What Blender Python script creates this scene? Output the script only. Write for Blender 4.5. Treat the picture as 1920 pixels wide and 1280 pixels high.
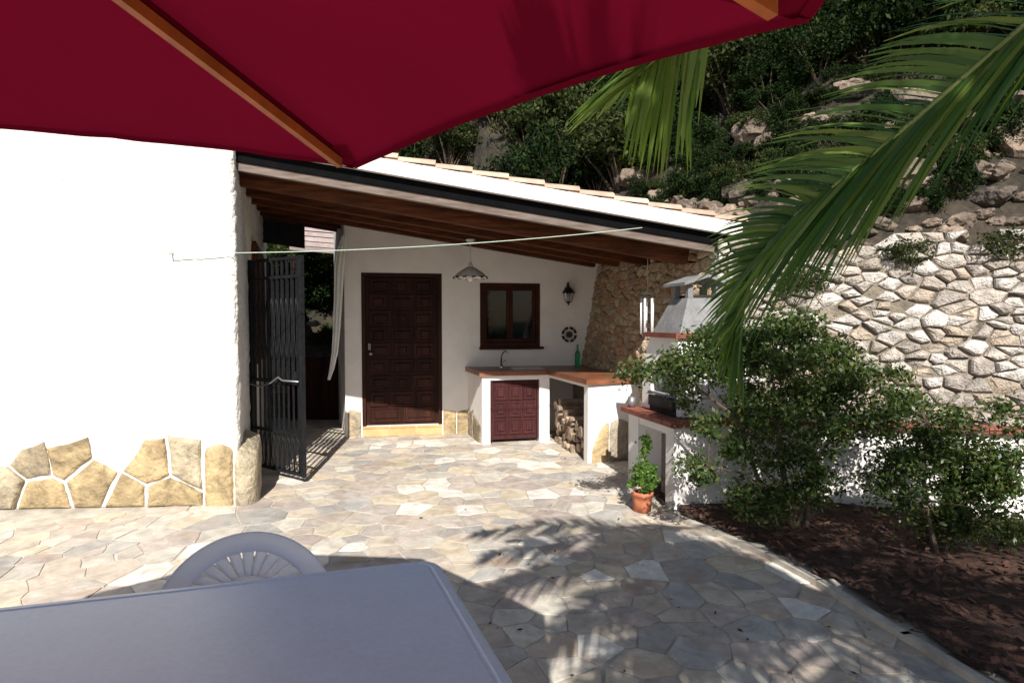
import bpy, bmesh, math, random
import numpy as np
from mathutils import Vector, Matrix, noise
R = math.radians
random.seed(7)
for o in list(bpy.data.objects): bpy.data.objects.remove(o)
sc = bpy.context.scene

# ------------------------------------------------------------------ camera
CAMH, FPX, PITCH = 1.6, 1100.0, R(2.08)
cam_d = bpy.data.cameras.new('camera'); cam = bpy.data.objects.new('camera', cam_d)
sc.collection.objects.link(cam); sc.camera = cam
cam.location = (0, 0, CAMH); cam.rotation_euler = (R(90) - PITCH, 0, 0)
cam_d.sensor_width = 36; cam_d.lens = FPX / 1920 * 36
cam_d.clip_start = .05; cam_d.clip_end = 400

# ------------------------------------------------------------------ light
SUN_EL = R(40); SUN_AZ = R(5)          # light travels away from the camera and a little to the left
w = bpy.data.worlds.new('World'); sc.world = w; w.use_nodes = True
nt = w.node_tree; nt.nodes.clear()
sky = nt.nodes.new('ShaderNodeTexSky'); sky.sky_type = 'NISHITA'; sky.sun_disc = False
sky.sun_elevation = SUN_EL
sun_vec = Vector((math.cos(SUN_EL) * math.sin(SUN_AZ), -math.cos(SUN_EL) * math.cos(SUN_AZ), math.sin(SUN_EL)))
sky.sun_rotation = math.atan2(sun_vec.x, sun_vec.y)
bg = nt.nodes.new('ShaderNodeBackground'); bg.inputs['Strength'].default_value = .062
wo = nt.nodes.new('ShaderNodeOutputWorld')
nt.links.new(sky.outputs[0], bg.inputs[0]); nt.links.new(bg.outputs[0], wo.inputs[0])
sl = bpy.data.lights.new('sun', 'SUN'); sl.energy = 5.0; sl.angle = R(.5); sl.color = (1, .95, .87)
so = bpy.data.objects.new('sun', sl); sc.collection.objects.link(so)
so.rotation_euler = sun_vec.to_track_quat('Z', 'Y').to_euler()
sc.view_settings.view_transform = 'Standard'; sc.view_settings.look = 'None'
sc.view_settings.gamma = 1; sc.view_settings.use_curve_mapping = False
sc.view_settings.exposure = .55
sc.cycles.max_bounces = 6

# ------------------------------------------------------------------ helpers
def at(px, py, Y):
    """point of the photograph (1920x1280) at distance Y ahead of the camera"""
    dx, up = (px - 960) / FPX, (640 - py) / FPX
    d = Vector((dx, math.cos(PITCH) + up * math.sin(PITCH), -math.sin(PITCH) + up * math.cos(PITCH)))
    return Vector((0, 0, CAMH)) + d * (Y / d.y)
def fl(px, py, h=0.0):
    """point of the photograph on the level at height h"""
    p = at(px, py, 1) - Vector((0, 0, CAMH))
    return Vector((0, 0, CAMH)) + p * ((h - CAMH) / p.z)

def link(o, parent=None):
    sc.collection.objects.link(o)
    if parent is not None:
        o.parent = parent
        o.matrix_parent_inverse = Matrix.Translation(parent.location).inverted() if parent.type == 'EMPTY' and parent.parent is None else Matrix()
    return o
def tag(o, label=None, cat=None, group=None, kind=None):
    if label: o['label'] = label
    if cat: o['category'] = cat
    if group: o['group'] = group
    if kind: o['kind'] = kind
    return o
def thing(name, loc, label, cat, group=None):
    o = bpy.data.objects.new(name, None); o.empty_display_size = .1
    o.location = loc
    sc.collection.objects.link(o)
    return tag(o, label, cat, group)
def obj(name, verts, faces, m, parent=None, smooth=False, origin=None):
    """verts are in world space"""
    me = bpy.data.meshes.new(name)
    me.from_pydata([tuple(v) for v in verts], [], faces)
    me.materials.append(m)
    if smooth: me.shade_smooth()
    o = bpy.data.objects.new(name, me)
    link(o, parent)
    return o
class MB:
    def __init__(s): s.v = []; s.f = []
    def add(s, vs, fs):
        b = len(s.v); s.v += [Vector(v) for v in vs]; s.f += [tuple(i + b for i in f) for f in fs]
    def prism(s, base, top):
        """closed solid between two outlines with the same number of corners"""
        n = len(base)
        s.add(list(base) + list(top), [tuple(range(n - 1, -1, -1)), tuple(range(n, 2 * n))] +
              [(i, (i + 1) % n, n + (i + 1) % n, n + i) for i in range(n)])
    def box(s, c, u, v, wv):
        """centre c, full-size edge vectors u, v, w"""
        c, u, v, wv = Vector(c), Vector(u) / 2, Vector(v) / 2, Vector(wv) / 2
        s.prism([c - u - v - wv, c + u - v - wv, c + u + v - wv, c - u + v - wv],
                [c - u - v + wv, c + u - v + wv, c + u + v + wv, c - u + v + wv])
    def bbox(s, c, u, v, wv, b=.004):
        """box with chamfered edges on its four long sides"""
        c, u, v, wv = Vector(c), Vector(u) / 2, Vector(v) / 2, Vector(wv) / 2
        un, vn, wn = u.normalized() * b, v.normalized() * b, wv.normalized() * b
        def ring(k, ins):
            a, d = u - un * ins, v - vn * ins
            return [c + k - a - d, c + k + a - d, c + k + a + d, c + k - a + d]
        rs = [ring(-wv, 1), ring(-wv + wn, 0), ring(wv - wn, 0), ring(wv, 1)]
        vs = [p for r in rs for p in r]; fs = [(3, 2, 1, 0), (12, 13, 14, 15)]
        for k in range(3):
            for i in range(4): fs.append((k * 4 + i, k * 4 + (i + 1) % 4, k * 4 + 4 + (i + 1) % 4, k * 4 + 4 + i))
        s.add(vs, fs)
    def tube(s, pts, r, n=8, caps=True):
        pts = [Vector(p) for p in pts]
        rr = r if isinstance(r, (list, tuple)) else [r] * len(pts)
        t0 = (pts[1] - pts[0]).normalized()
        a = t0.orthogonal().normalized(); rings = []
        for i, p in enumerate(pts):
            t = (pts[min(i + 1, len(pts) - 1)] - pts[max(i - 1, 0)]).normalized()
            a = (a - t * a.dot(t)).normalized(); b = t.cross(a)
            rings += [p + (a * math.cos(q) + b * math.sin(q)) * rr[i] for q in [2 * math.pi * k / n for k in range(n)]]
        fs = [(i * n + k, i * n + (k + 1) % n, (i + 1) * n + (k + 1) % n, (i + 1) * n + k) for i in range(len(pts) - 1) for k in range(n)]
        if caps: fs += [tuple(range(n - 1, -1, -1)), tuple((len(pts) - 1) * n + k for k in range(n))]
        s.add(rings, fs)
    def lathe(s, c, prof, n=20, axis='Z'):
        c = Vector(c); vs = []
        for r, h in prof:
            for k in range(n):
                q = 2 * math.pi * k / n
                vs.append(c + Vector((r * math.cos(q), r * math.sin(q), h)))
        fs = [(i * n + k, i * n + (k + 1) % n, (i + 1) * n + (k + 1) % n, (i + 1) * n + k) for i in range(len(prof) - 1) for k in range(n)]
        s.add(vs, fs)
    def build(s, name, m, parent=None, smooth=False):
        return obj(name, s.v, s.f, m, parent, smooth)

# ------------------------------------------------------------------ materials
def mat(name, col, rough=.7, var=.15, scale=6, bump=0, bscale=30, bdist=.01, metal=0, col2=None, stretch=None, rnd=0, island=False, fine=0, spec=None):
    m = bpy.data.materials.new(name); m.use_nodes = True
    t = m.node_tree; n = t.nodes; L = t.links; b = n['Principled BSDF']
    b.inputs['Roughness'].default_value = rough; b.inputs['Metallic'].default_value = metal
    if spec is not None: b.inputs['Specular IOR Level'].default_value = spec
    geo = n.new('ShaderNodeNewGeometry')
    mp = n.new('ShaderNodeMapping'); L.new(geo.outputs['Position'], mp.inputs[0])
    if stretch: mp.inputs['Scale'].default_value = stretch
    ns = n.new('ShaderNodeTexNoise'); ns.inputs['Scale'].default_value = scale; ns.inputs['Detail'].default_value = 6; ns.inputs['Roughness'].default_value = .65
    L.new(mp.outputs[0], ns.inputs['Vector'])
    cr = n.new('ShaderNodeValToRGB')
    c1 = col2 if col2 else tuple(c * (1 - var) for c in col)
    c2 = col if col2 else tuple(min(1, c * (1 + var)) for c in col)
    cr.color_ramp.elements[0].position = .36; cr.color_ramp.elements[1].position = .64
    cr.color_ramp.elements[0].color = (*c1, 1); cr.color_ramp.elements[1].color = (*c2, 1)
    L.new(ns.outputs['Fac'], cr.inputs[0]); out = cr.outputs[0]
    if fine:
        n2 = n.new('ShaderNodeTexNoise'); n2.inputs['Scale'].default_value = scale * 12; n2.inputs['Detail'].default_value = 4
        L.new(mp.outputs[0], n2.inputs['Vector'])
        mr = n.new('ShaderNodeMapRange'); mr.inputs[1].default_value = .3; mr.inputs[2].default_value = .7
        mr.inputs[3].default_value = 1 - fine; mr.inputs[4].default_value = 1 + fine
        L.new(n2.outputs['Fac'], mr.inputs[0])
        hv = n.new('ShaderNodeVectorMath'); hv.operation = 'SCALE'
        L.new(out, hv.inputs[0]); L.new(mr.outputs[0], hv.inputs['Scale']); out = hv.outputs[0]
    if rnd:
        src = geo.outputs['Random Per Island'] if island else n.new('ShaderNodeObjectInfo').outputs['Random']
        mr = n.new('ShaderNodeMapRange'); mr.inputs[3].default_value = 1 - rnd; mr.inputs[4].default_value = 1 + rnd
        L.new(src, mr.inputs[0])
        hv = n.new('ShaderNodeVectorMath'); hv.operation = 'SCALE'
        L.new(out, hv.inputs[0]); L.new(mr.outputs[0], hv.inputs['Scale']); out = hv.outputs[0]
    L.new(out, b.inputs['Base Color'])
    if bump:
        nb = n.new('ShaderNodeTexNoise'); nb.inputs['Scale'].default_value = bscale; nb.inputs['Detail'].default_value = 5
        L.new(mp.outputs[0], nb.inputs['Vector'])
        bp = n.new('ShaderNodeBump'); bp.inputs['Strength'].default_value = bump; bp.inputs['Distance'].default_value = bdist
        L.new(nb.outputs['Fac'], bp.inputs['Height']); L.new(bp.outputs[0], b.inputs['Normal'])
    return m
def palette_mat(name, cols, island=False, rough=.75, scale=7, bump=.5, bdist=.004, mottling=.3, rust=.45):
    """each stone takes one colour of a palette, then mottling and grain"""
    m = bpy.data.materials.new(name); m.use_nodes = True
    t = m.node_tree; n = t.nodes; L = t.links; b = n['Principled BSDF']; b.inputs['Roughness'].default_value = rough
    geo = n.new('ShaderNodeNewGeometry')
    src = geo.outputs['Random Per Island'] if island else n.new('ShaderNodeObjectInfo').outputs['Random']
    cr = n.new('ShaderNodeValToRGB'); cr.color_ramp.interpolation = 'CONSTANT'
    e = cr.color_ramp.elements
    while len(e) < len(cols): e.new(.5)
    for i, c in enumerate(cols): e[i].position = i / len(cols); e[i].color = (*c, 1)
    L.new(src, cr.inputs[0])
    wn = n.new('ShaderNodeVectorMath'); wn.operation = 'SCALE'; wn.inputs[0].default_value = (7, 3, 5); L.new(src, wn.inputs['Scale'])
    ad = n.new('ShaderNodeVectorMath'); ad.operation = 'ADD'; L.new(geo.outputs['Position'], ad.inputs[0]); L.new(wn.outputs[0], ad.inputs[1])
    ns = n.new('ShaderNodeTexNoise'); ns.inputs['Scale'].default_value = scale; ns.inputs['Detail'].default_value = 8; ns.inputs['Roughness'].default_value = .7
    ns.inputs['Distortion'].default_value = .6
    L.new(ad.outputs[0], ns.inputs['Vector'])
    mr = n.new('ShaderNodeMapRange'); mr.inputs[1].default_value = .32; mr.inputs[2].default_value = .68
    mr.inputs[3].default_value = 1 - mottling; mr.inputs[4].default_value = 1 + mottling
    L.new(ns.outputs['Fac'], mr.inputs[0])
    hv = n.new('ShaderNodeVectorMath'); hv.operation = 'SCALE'; L.new(cr.outputs[0], hv.inputs[0]); L.new(mr.outputs[0], hv.inputs['Scale'])
    sn = n.new('ShaderNodeTexNoise'); sn.inputs['Scale'].default_value = 1.1; sn.inputs['Detail'].default_value = 7; sn.inputs['Roughness'].default_value = .7; L.new(geo.outputs['Position'], sn.inputs['Vector'])
    smr = n.new('ShaderNodeMapRange'); smr.inputs[1].default_value = .35; smr.inputs[2].default_value = .62; smr.inputs[3].default_value = .86; smr.inputs[4].default_value = 1.06; L.new(sn.outputs['Fac'], smr.inputs[0])
    h2 = n.new('ShaderNodeVectorMath'); h2.operation = 'SCALE'; L.new(hv.outputs[0], h2.inputs[0]); L.new(smr.outputs[0], h2.inputs['Scale']); hv = h2
    # rusty bloom in places
    n3 = n.new('ShaderNodeTexNoise'); n3.inputs['Scale'].default_value = scale * .6; n3.inputs['Detail'].default_value = 4; L.new(ad.outputs[0], n3.inputs['Vector'])
    r3 = n.new('ShaderNodeMapRange'); r3.inputs[1].default_value = .56; r3.inputs[2].default_value = .72; r3.inputs[4].default_value = rust; L.new(n3.outputs['Fac'], r3.inputs[0])
    mx = n.new('ShaderNodeMix'); mx.data_type = 'RGBA'; L.new(r3.outputs[0], mx.inputs['Factor']); L.new(hv.outputs[0], mx.inputs['A']); mx.inputs['B'].default_value = (.42, .27, .16, 1)
    L.new(mx.outputs['Result'], b.inputs['Base Color'])
    nb = n.new('ShaderNodeTexNoise'); nb.inputs['Scale'].default_value = scale * 5; nb.inputs['Detail'].default_value = 8; L.new(ad.outputs[0], nb.inputs['Vector'])
    bp = n.new('ShaderNodeBump'); bp.inputs['Strength'].default_value = bump; bp.inputs['Distance'].default_value = bdist
    L.new(nb.outputs['Fac'], bp.inputs['Height']); L.new(bp.outputs[0], b.inputs['Normal'])
    return m
def leaf_mat(name, cols, trans=.35, rough=.5, spec=.4):
    m = bpy.data.materials.new(name); m.use_nodes = True
    t = m.node_tree; n = t.nodes; L = t.links; b = n['Principled BSDF']
    geo = n.new('ShaderNodeNewGeometry'); cr = n.new('ShaderNodeValToRGB'); e = cr.color_ramp.elements
    while len(e) < len(cols): e.new(.5)
    for i, c in enumerate(cols): e[i].position = i / max(1, len(cols) - 1); e[i].color = (*c, 1)
    L.new(geo.outputs['Random Per Island'], cr.inputs[0]); L.new(cr.outputs[0], b.inputs['Base Color'])
    b.inputs['Roughness'].default_value = rough; b.inputs['Specular IOR Level'].default_value = spec
    tr = n.new('ShaderNodeBsdfTranslucent')
    hv = n.new('ShaderNodeVectorMath'); hv.operation = 'MULTIPLY'; hv.inputs[1].default_value = (1.5, 1.6, .6)
    L.new(cr.outputs[0], hv.inputs[0]); L.new(hv.outputs[0], tr.inputs['Color'])
    mx = n.new('ShaderNodeMixShader'); mx.inputs[0].default_value = trans
    L.new(b.outputs[0], mx.inputs[1]); L.new(tr.outputs[0], mx.inputs[2]); L.new(mx.outputs[0], n['Material Output'].inputs[0])
    return m
M = {}
M['stucco'] = mat('rough_white_plaster', (.82, .805, .77), .9, 0, 1.7, bump=1, bscale=38, bdist=.02, col2=(.66, .635, .59), fine=.06)
M['plaster'] = mat('smooth_white_plaster', (.83, .79, .77), .85, .05, 2.5, bump=.35, bscale=26, bdist=.006)
M['mortar'] = mat('mortar', (.45, .41, .35), .95, .25, 5, bump=.7, bscale=90, bdist=.004)
M['clad'] = palette_mat('yellow_cladding_stone', [(.37, .28, .155), (.35, .295, .21), (.30, .245, .165), (.38, .32, .225), (.34, .29, .225)], rough=.8, scale=4, bump=1, bdist=.03, mottling=.55)
FL = [(.55, .48, .385), (.50, .425, .35), (.43, .41, .38), (.54, .465, .355), (.68, .645, .59), (.43, .38, .335), (.48, .43, .37), (.36, .34, .315), (.50, .43, .38), (.50, .46, .40), (.45, .385, .325), (.56, .52, .45), (.40, .34, .305)]
M['flag'] = palette_mat('flagstone', FL); M['flag_i'] = palette_mat('flagstone_far', FL, island=True)
RB = [(.46, .41, .36), (.40, .345, .295), (.53, .49, .45), (.36, .32, .285), (.44, .365, .29), (.62, .58, .54)]
M['rub'] = palette_mat('rubble_stone', RB, rough=.9, scale=11, bump=1, bdist=.03, mottling=.5, rust=.22)
M['rub_i'] = palette_mat('rubble_stone_small', RB, island=True, rough=.9, scale=11, bump=1, bdist=.03, mottling=.5, rust=.22)
WB = [(.56, .43, .28), (.48, .36, .24), (.62, .51, .37), (.44, .33, .23), (.54, .34, .20), (.58, .47, .33)]
M['rubw'] = palette_mat('tan_wall_stone', WB, rough=.9, scale=11, bump=1, bdist=.03, mottling=.4, rust=.4)
M['rubw_i'] = palette_mat('tan_wall_stone_small', WB, island=True, rough=.9, scale=11, bump=1, bdist=.03, mottling=.4, rust=.4)
M['rubwm'] = mat('tan_wall_mortar', (.44, .34, .23), .95, .3, 6, bump=1, bscale=40, bdist=.02)
M['rubm'] = mat('rubble_mortar', (.19, .16, .125), .95, .4, 6, bump=1, bscale=40, bdist=.02)
M['rock'] = mat('hill_rock', (.27, .205, .155), .95, 0, 1.6, bump=1, bscale=9, bdist=.08, col2=(.075, .06, .05), fine=.35, rnd=.3)
M['hill'] = mat('hill_soil', (.055, .042, .03), 1, 0, 1.1, bump=1, bscale=7, bdist=.1, col2=(.02, .018, .012), fine=.4)
M['beam'] = mat('varnished_brown_beam', (.115, .037, .014), .6, 0, 2.2, bump=.3, bscale=14, bdist=.004, col2=(.036, .012, .006), stretch=(1, 6, 12), rnd=.3, spec=.12)
M['board'] = mat('dark_ceiling_board', (.07, .022, .010), .7, 0, 3, col2=(.03, .011, .006), stretch=(8, 1, 8), rnd=.3, spec=.1)
M['door'] = mat('dark_walnut_door', (.044, .015, .010), .5, 0, 3, bump=.25, bscale=40, bdist=.002, col2=(.021, .008, .006), stretch=(5, 5, .6), rnd=.3, spec=.12)
M['cab'] = mat('reddish_brown_cabinet_wood', (.070, .021, .022), .55, 0, 6, bump=.3, bscale=40, bdist=.002, col2=(.04, .013, .014), stretch=(5, 5, .6), rnd=.2, spec=.15)
M['wfr'] = mat('brown_window_wood', (.045, .012, .007), .5, .3, 8, stretch=(1, 1, .3), spec=.12)
M['iron'] = mat('black_wrought_iron', (.012, .013, .015), .5, .3, 20, bump=.2, bscale=80, bdist=.001, spec=.25)
M['dark'] = mat('shadow_black_fascia', (.005, .005, .006), .9, .2, 8, spec=.05)  # near-black colour stands in for the shadow under the white verge
M['strip'] = mat('weathered_grey_board', (.20, .16, .14), .8, 0, 2.5, col2=(.10, .07, .055), stretch=(1, 4, 8))
M['terra'] = mat('terracotta_roof_tile', (.52, .37, .28), .85, .2, 5, bump=.5, bscale=40, bdist=.004, rnd=.2)
M['ctile'] = mat('brown_glazed_tile', (.22, .085, .045), .35, .25, 7, rnd=.18, bump=.2, bscale=30, bdist=.002)
M['step'] = mat('orange_clay_tile', (.60, .36, .17), .6, .12, 6, rnd=.1, bump=.2, bscale=30, bdist=.002)
M['redslab'] = mat('red_brick_slab', (.20, .06, .04), .7, .25, 10, rnd=.25, bump=.4, bscale=60, bdist=.003)
M['pot'] = mat('orange_terracotta_pot', (.50, .17, .085), .75, .15, 14, bump=.2, bscale=60, bdist=.002)
M['soil'] = mat('dark_red_soil', (.075, .032, .02), 1, 0, 9, bump=1, bscale=30, bdist=.03, col2=(.028, .014, .01), fine=.4)
M['litter'] = mat('dry_leaf_litter', (.070, .032, .020), .9, .3, 20, rnd=.6, island=True)
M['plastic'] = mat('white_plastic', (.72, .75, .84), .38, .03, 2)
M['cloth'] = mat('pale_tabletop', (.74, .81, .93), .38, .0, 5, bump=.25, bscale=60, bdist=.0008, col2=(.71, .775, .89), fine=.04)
M['chrome'] = mat('chrome', (.6, .6, .62), .15, .05, 5, metal=1)
M['steel'] = mat('stainless_sink', (.5, .5, .5), .3, .05, 5, metal=1)
M['alu'] = mat('white_chime_tube', (.75, .75, .78), .3, .04, 5)
M['ceram'] = mat('white_ceramic', (.62, .60, .56), .3, .08, 8)
M['ceramd'] = mat('dark_glaze', (.035, .018, .02), .3, .3, 20)
M['bark'] = mat('brown_bark', (.10, .07, .05), .95, .4, 12, bump=1, bscale=40, bdist=.01, stretch=(1, 1, .25))
M['palmbark'] = mat('palm_bark', (.16, .11, .07), .95, .4, 8, bump=1, bscale=25, bdist=.02)
M['logend'] = mat('split_log_wood', (.38, .29, .21), .85, 0, 14, bump=.6, bscale=50, bdist=.004, col2=(.15, .10, .07), rnd=.4)
M['rope'] = mat('pale_green_cord', (.42, .52, .42), .6, .1, 30)
M['ribwood'] = mat('varnished_orange_rib', (.38, .10, .02), .4, .2, 20, stretch=(1, 1, .2))
M['cement'] = mat('grey_cement_hood', (.24, .24, .245), .9, 0, 6, bump=.6, bscale=40, bdist=.006, col2=(.17, .17, .175), fine=.15)
M['soot'] = mat('sooty_firebrick', (.022, .018, .016), .9, .5, 9, bump=.5, bscale=30, bdist=.004)
M['curt'] = mat('white_curtain_cloth', (.82, .82, .80), .8, .05, 12)
M['intc'] = mat('pale_interior_curtain', (.04, .045, .05), .9, .1, 9)
M['ground'] = mat('dry_ground', (.16, .13, .09), 1, .3, 1.5, bump=.5, bscale=10, bdist=.03)
M['greyboard'] = mat('dark_grey_board', (.035, .035, .04), .8, .2, 8, spec=.1)
M['pergola'] = mat('pinkish_sunlit_boards', (.33, .27, .26), .8, .15, 6, rnd=.2)
M['greymetal'] = mat('grey_metal', (.3, .3, .32), .4, .1, 5, metal=.6)
def glass_mat(name, col, rough=.03, ior=1.45):
    m = bpy.data.materials.new(name); m.use_nodes = True; b = m.node_tree.nodes['Principled BSDF']
    b.inputs['Base Color'].default_value = (*col, 1); b.inputs['Roughness'].default_value = rough
    b.inputs['Transmission Weight'].default_value = 1; b.inputs['IOR'].default_value = ior
    return m
M['bottle'] = glass_mat('green_bottle_glass', (.05, .55, .22), .05)
M['pane'] = glass_mat('window_glass', (.35, .40, .42), .02, 1.28)
M['bulb'] = mat('frosted_bulb', (.75, .75, .72), .25, .02, 5)
M['lampglass'] = glass_mat('lantern_glass', (.85, .83, .75), .2)
# umbrella cloth: lets some of the sun through
m = bpy.data.materials.new('crimson_canopy_cloth'); m.use_nodes = True; t_ = m.node_tree; n_ = t_.nodes; b_ = n_['Principled BSDF']
b_.inputs['Roughness'].default_value = .9; b_.inputs['Specular IOR Level'].default_value = 0
nz = n_.new('ShaderNodeTexNoise'); nz.inputs['Scale'].default_value = 2.5; nz.inputs['Detail'].default_value = 5
ge = n_.new('ShaderNodeNewGeometry'); t_.links.new(ge.outputs['Position'], nz.inputs['Vector'])
cr = n_.new('ShaderNodeValToRGB'); cr.color_ramp.elements[0].color = (.150, .0045, .019, 1); cr.color_ramp.elements[1].color = (.195, .006, .026, 1)
t_.links.new(nz.outputs['Fac'], cr.inputs[0]); t_.links.new(cr.outputs[0], b_.inputs['Base Color'])
tl = n_.new('ShaderNodeBsdfTranslucent'); t_.links.new(cr.outputs[0], tl.inputs['Color'])
mx = n_.new('ShaderNodeMixShader'); mx.inputs[0].default_value = .25
t_.links.new(b_.outputs[0], mx.inputs[1]); t_.links.new(tl.outputs[0], mx.inputs[2]); t_.links.new(mx.outputs[0], n_['Material Output'].inputs[0])
wv1 = n_.new('ShaderNodeTexNoise'); wv1.inputs['Scale'].default_value = 260; t_.links.new(ge.outputs['Position'], wv1.inputs['Vector'])
bp = n_.new('ShaderNodeBump'); bp.inputs['Strength'].default_value = .3; bp.inputs['Distance'].default_value = .001
t_.links.new(wv1.outputs['Fac'], bp.inputs['Height']); t_.links.new(bp.outputs[0], b_.inputs['Normal'])
M['canopy'] = m
M['leaf_hill'] = leaf_mat('dark_hill_leaves', [(.005, .012, .005), (.009, .020, .006), (.015, .030, .008), (.034, .054, .013)], .12, .7, .08)
M['leaf_hill2'] = leaf_mat('olive_hill_leaves', [(.018, .028, .010), (.035, .05, .014), (.07, .085, .024)], .2, .6, .15)
M['leaf_shrub'] = leaf_mat('shrub_leaves', [(.022, .042, .014), (.04, .075, .018), (.075, .12, .028), (.14, .14, .045)], .32, .45, .45)
M['leaf_pot'] = leaf_mat('basil_leaves', [(.05, .12, .02), (.10, .20, .03), (.17, .27, .05)], .35, .5, .4)
M['palm'] = leaf_mat('palm_leaflets', [(.03, .095, .022), (.06, .14, .03), (.11, .19, .042), (.20, .26, .06)], .45, .4, .5)
M['palmy'] = leaf_mat('yellow_green_palm_leaflets', [(.10, .18, .035), (.17, .25, .05), (.24, .31, .08)], .5, .4, .5)
M['rachis'] = mat('palm_rachis', (.20, .25, .08), .5, .2, 9)

# ------------------------------------------------------------------ geometry tools for stones
def clip(poly, n, d):
    out = []
    for i in range(len(poly)):
        a, b = poly[i], poly[(i + 1) % len(poly)]
        da, db = a[0] * n[0] + a[1] * n[1] - d, b[0] * n[0] + b[1] * n[1] - d
        if da <= 0: out.append(a)
        if da * db < 0:
            t = da / (da - db); out.append((a[0] + (b[0] - a[0]) * t, a[1] + (b[1] - a[1]) * t))
    return out
def voronoi(pts, x0, x1, y0, y1, gap, sy=1.0, gjit=.5):
    P = np.array(pts); cells = []
    for i, p in enumerate(P):
        d = ((P - p) * [1, sy]); dd = (d ** 2).sum(1); idx = np.argsort(dd)[1:22]
        poly = [(x0, y0), (x1, y0), (x1, y1), (x0, y1)]
        g = gap * random.uniform(1 - gjit, 1 + gjit)
        for j in idx:
            q = P[j]; nn = np.array([(q[0] - p[0]), (q[1] - p[1]) * sy * sy]); ln = np.linalg.norm(nn); nn /= ln
            mid = (p + q) / 2
            poly = clip(poly, nn, float(mid @ nn) - g / 2)
            if len(poly) < 3: break
        if len(poly) >= 3:
            # drop corners that nearly coincide
            o = [poly[k] for k in range(len(poly)) if math.dist(poly[k], poly[k - 1]) > .018]
            if len(o) >= 3: cells.append(o)
    return cells
def area(p): return abs(sum(p[i][0] * p[(i + 1) % len(p)][1] - p[(i + 1) % len(p)][0] * p[i][1] for i in range(len(p)))) / 2
def stone_mesh(poly, f, thick, edge, bulge=0, jit=0):
    """poly in surface coordinates; f(u, v, out) -> world"""
    n = len(poly); cx = sum(p[0] for p in poly) / n; cy = sum(p[1] for p in poly) / n
    def ins(k):
        r = []
        for p in poly:
            d = math.dist(p, (cx, cy)); s = max(.15, 1 - k / d) if d > 0 else 1
            r.append((cx + (p[0] - cx) * s, cy + (p[1] - cy) * s))
        return r
    tilt = (random.uniform(-1, 1) * jit, random.uniform(-1, 1) * jit)
    def hh(p, base): return base + (p[0] - cx) * tilt[0] + (p[1] - cy) * tilt[1]
    r0 = poly; r1 = ins(edge * .25); r2 = ins(edge)
    vs = [f(p[0], p[1], -.012) for p in r0] + [f(p[0], p[1], hh(p, thick * .62)) for p in r1] + [f(p[0], p[1], hh(p, thick)) for p in r2]
    fs = [(k * n + i, k * n + (i + 1) % n, (k + 1) * n + (i + 1) % n, (k + 1) * n + i) for k in range(2) for i in range(n)]
    if bulge:
        r3 = ins(edge * 2.4)
        vs += [f(p[0] + random.uniform(-.01, .01), p[1] + random.uniform(-.01, .01), thick + bulge * random.uniform(.3, 1.2)) for p in r3]
        fs += [(2 * n + i, 2 * n + (i + 1) % n, 3 * n + (i + 1) % n, 3 * n + i) for i in range(n)]
        vs.append(f(cx, cy, thick + bulge * 1.1)); c = len(vs) - 1
        fs += [(3 * n + i, 3 * n + (i + 1) % n, c) for i in range(n)]
    else: fs.append(tuple(2 * n + i for i in range(n)))
    return vs, fs

# ================================================================== THE SETTING
# ground sheet to the horizon
tag(obj('ground', [(-150, -150, -.12), (150, -150, -.12), (150, 150, -.12), (-150, 150, -.12)], [(0, 1, 2, 3)], M['ground']), kind='structure')

# --- wall lines (plan)
K = Vector((-2.36, 5.05))            # free corner of the white house
def dir2(deg): return Vector((math.sin(R(deg)), math.cos(R(deg))))
IN = Vector((-.343, .939))           # inner face of the house, running back along the passage
OUTL = Vector((-.995, -.06))         # front face of the house, running left
W0 = Vector((-2.27, 7.96)); WU = Vector((.985, .174)); WN = Vector((.174, -.985))     # back wall, normal to the patio
def sW(px):
    k = (px - 960) / FPX
    return (k * W0.y - W0.x) / (WU.x - k * WU.y)
def Wp(s, h, out=0): return Vector((W0.x + WU.x * s + WN.x * out, W0.y + WU.y * s + WN.y * out, h))
def hW(px, py): return at(px, py, Wp(sW(px), 0).y).z
RET = [Vector((.40, 10.2)), Vector((.87, 8.5)), Vector((1.73, 5.42)), Vector((4.5, 4.6)), Vector((9.0, 3.4))]   # foot of the retaining wall
TOPW = 2.3
def dist_ret(x, y):
    """distance behind the retaining wall (positive = on the hill)"""
    best = None
    p = Vector((x, y))
    for a, b in zip(RET[:-1], RET[1:]):
        ab = b - a; t = max(0, min(1, (p - a).dot(ab) / ab.length_squared)); q = a + ab * t
        d = (p - q).length; side = ab.x * (p.y - a.y) - ab.y * (p.x - a.x)
        if best is None or d < best[0] - 1e-6: best = (d, 1 if side > 0 else -1)
    return best[0] * best[1]

# --- patio: mortar bed and flagstones
pat_poly = [(-9, -6), (9, -6), (9, 9.6), (-9, 9.6)]
def zfloor(x, y): return 0
patio = tag(obj('patio', [(-9, -8, -.004), (6, -8, -.004), (6, 12.2, -.004), (-9, 12.2, -.004)], [(0, 1, 2, 3)], M['mortar']), kind='structure')
rng = random.Random(11)
pts = []
def try_pt(x, y, r):
    for q in pts:
        if (q[0] - x) ** 2 + (q[1] - y) ** 2 < (.5 * (r + q[2])) ** 2: return
    pts.append((x, y, r))
for k in range(12000):
    x, y = rng.uniform(-5.5, 3.6), rng.uniform(.6, 8.6)
    r = rng.choice([.10, .14, .19, .27, .36, .46])
    if k > 3000: r = min(r, .2)
    if k > 6000: r = .13
    try_pt(x, y, r)
BED = [fl(1178, 905), fl(1250, 966), fl(1340, 1002), fl(1440, 1045), fl(1536, 1097), fl(1700, 1200)]
BEDL = [(p.x, p.y) for p in BED] + [(2.35, 1.2), (2.45, -3)]
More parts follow.
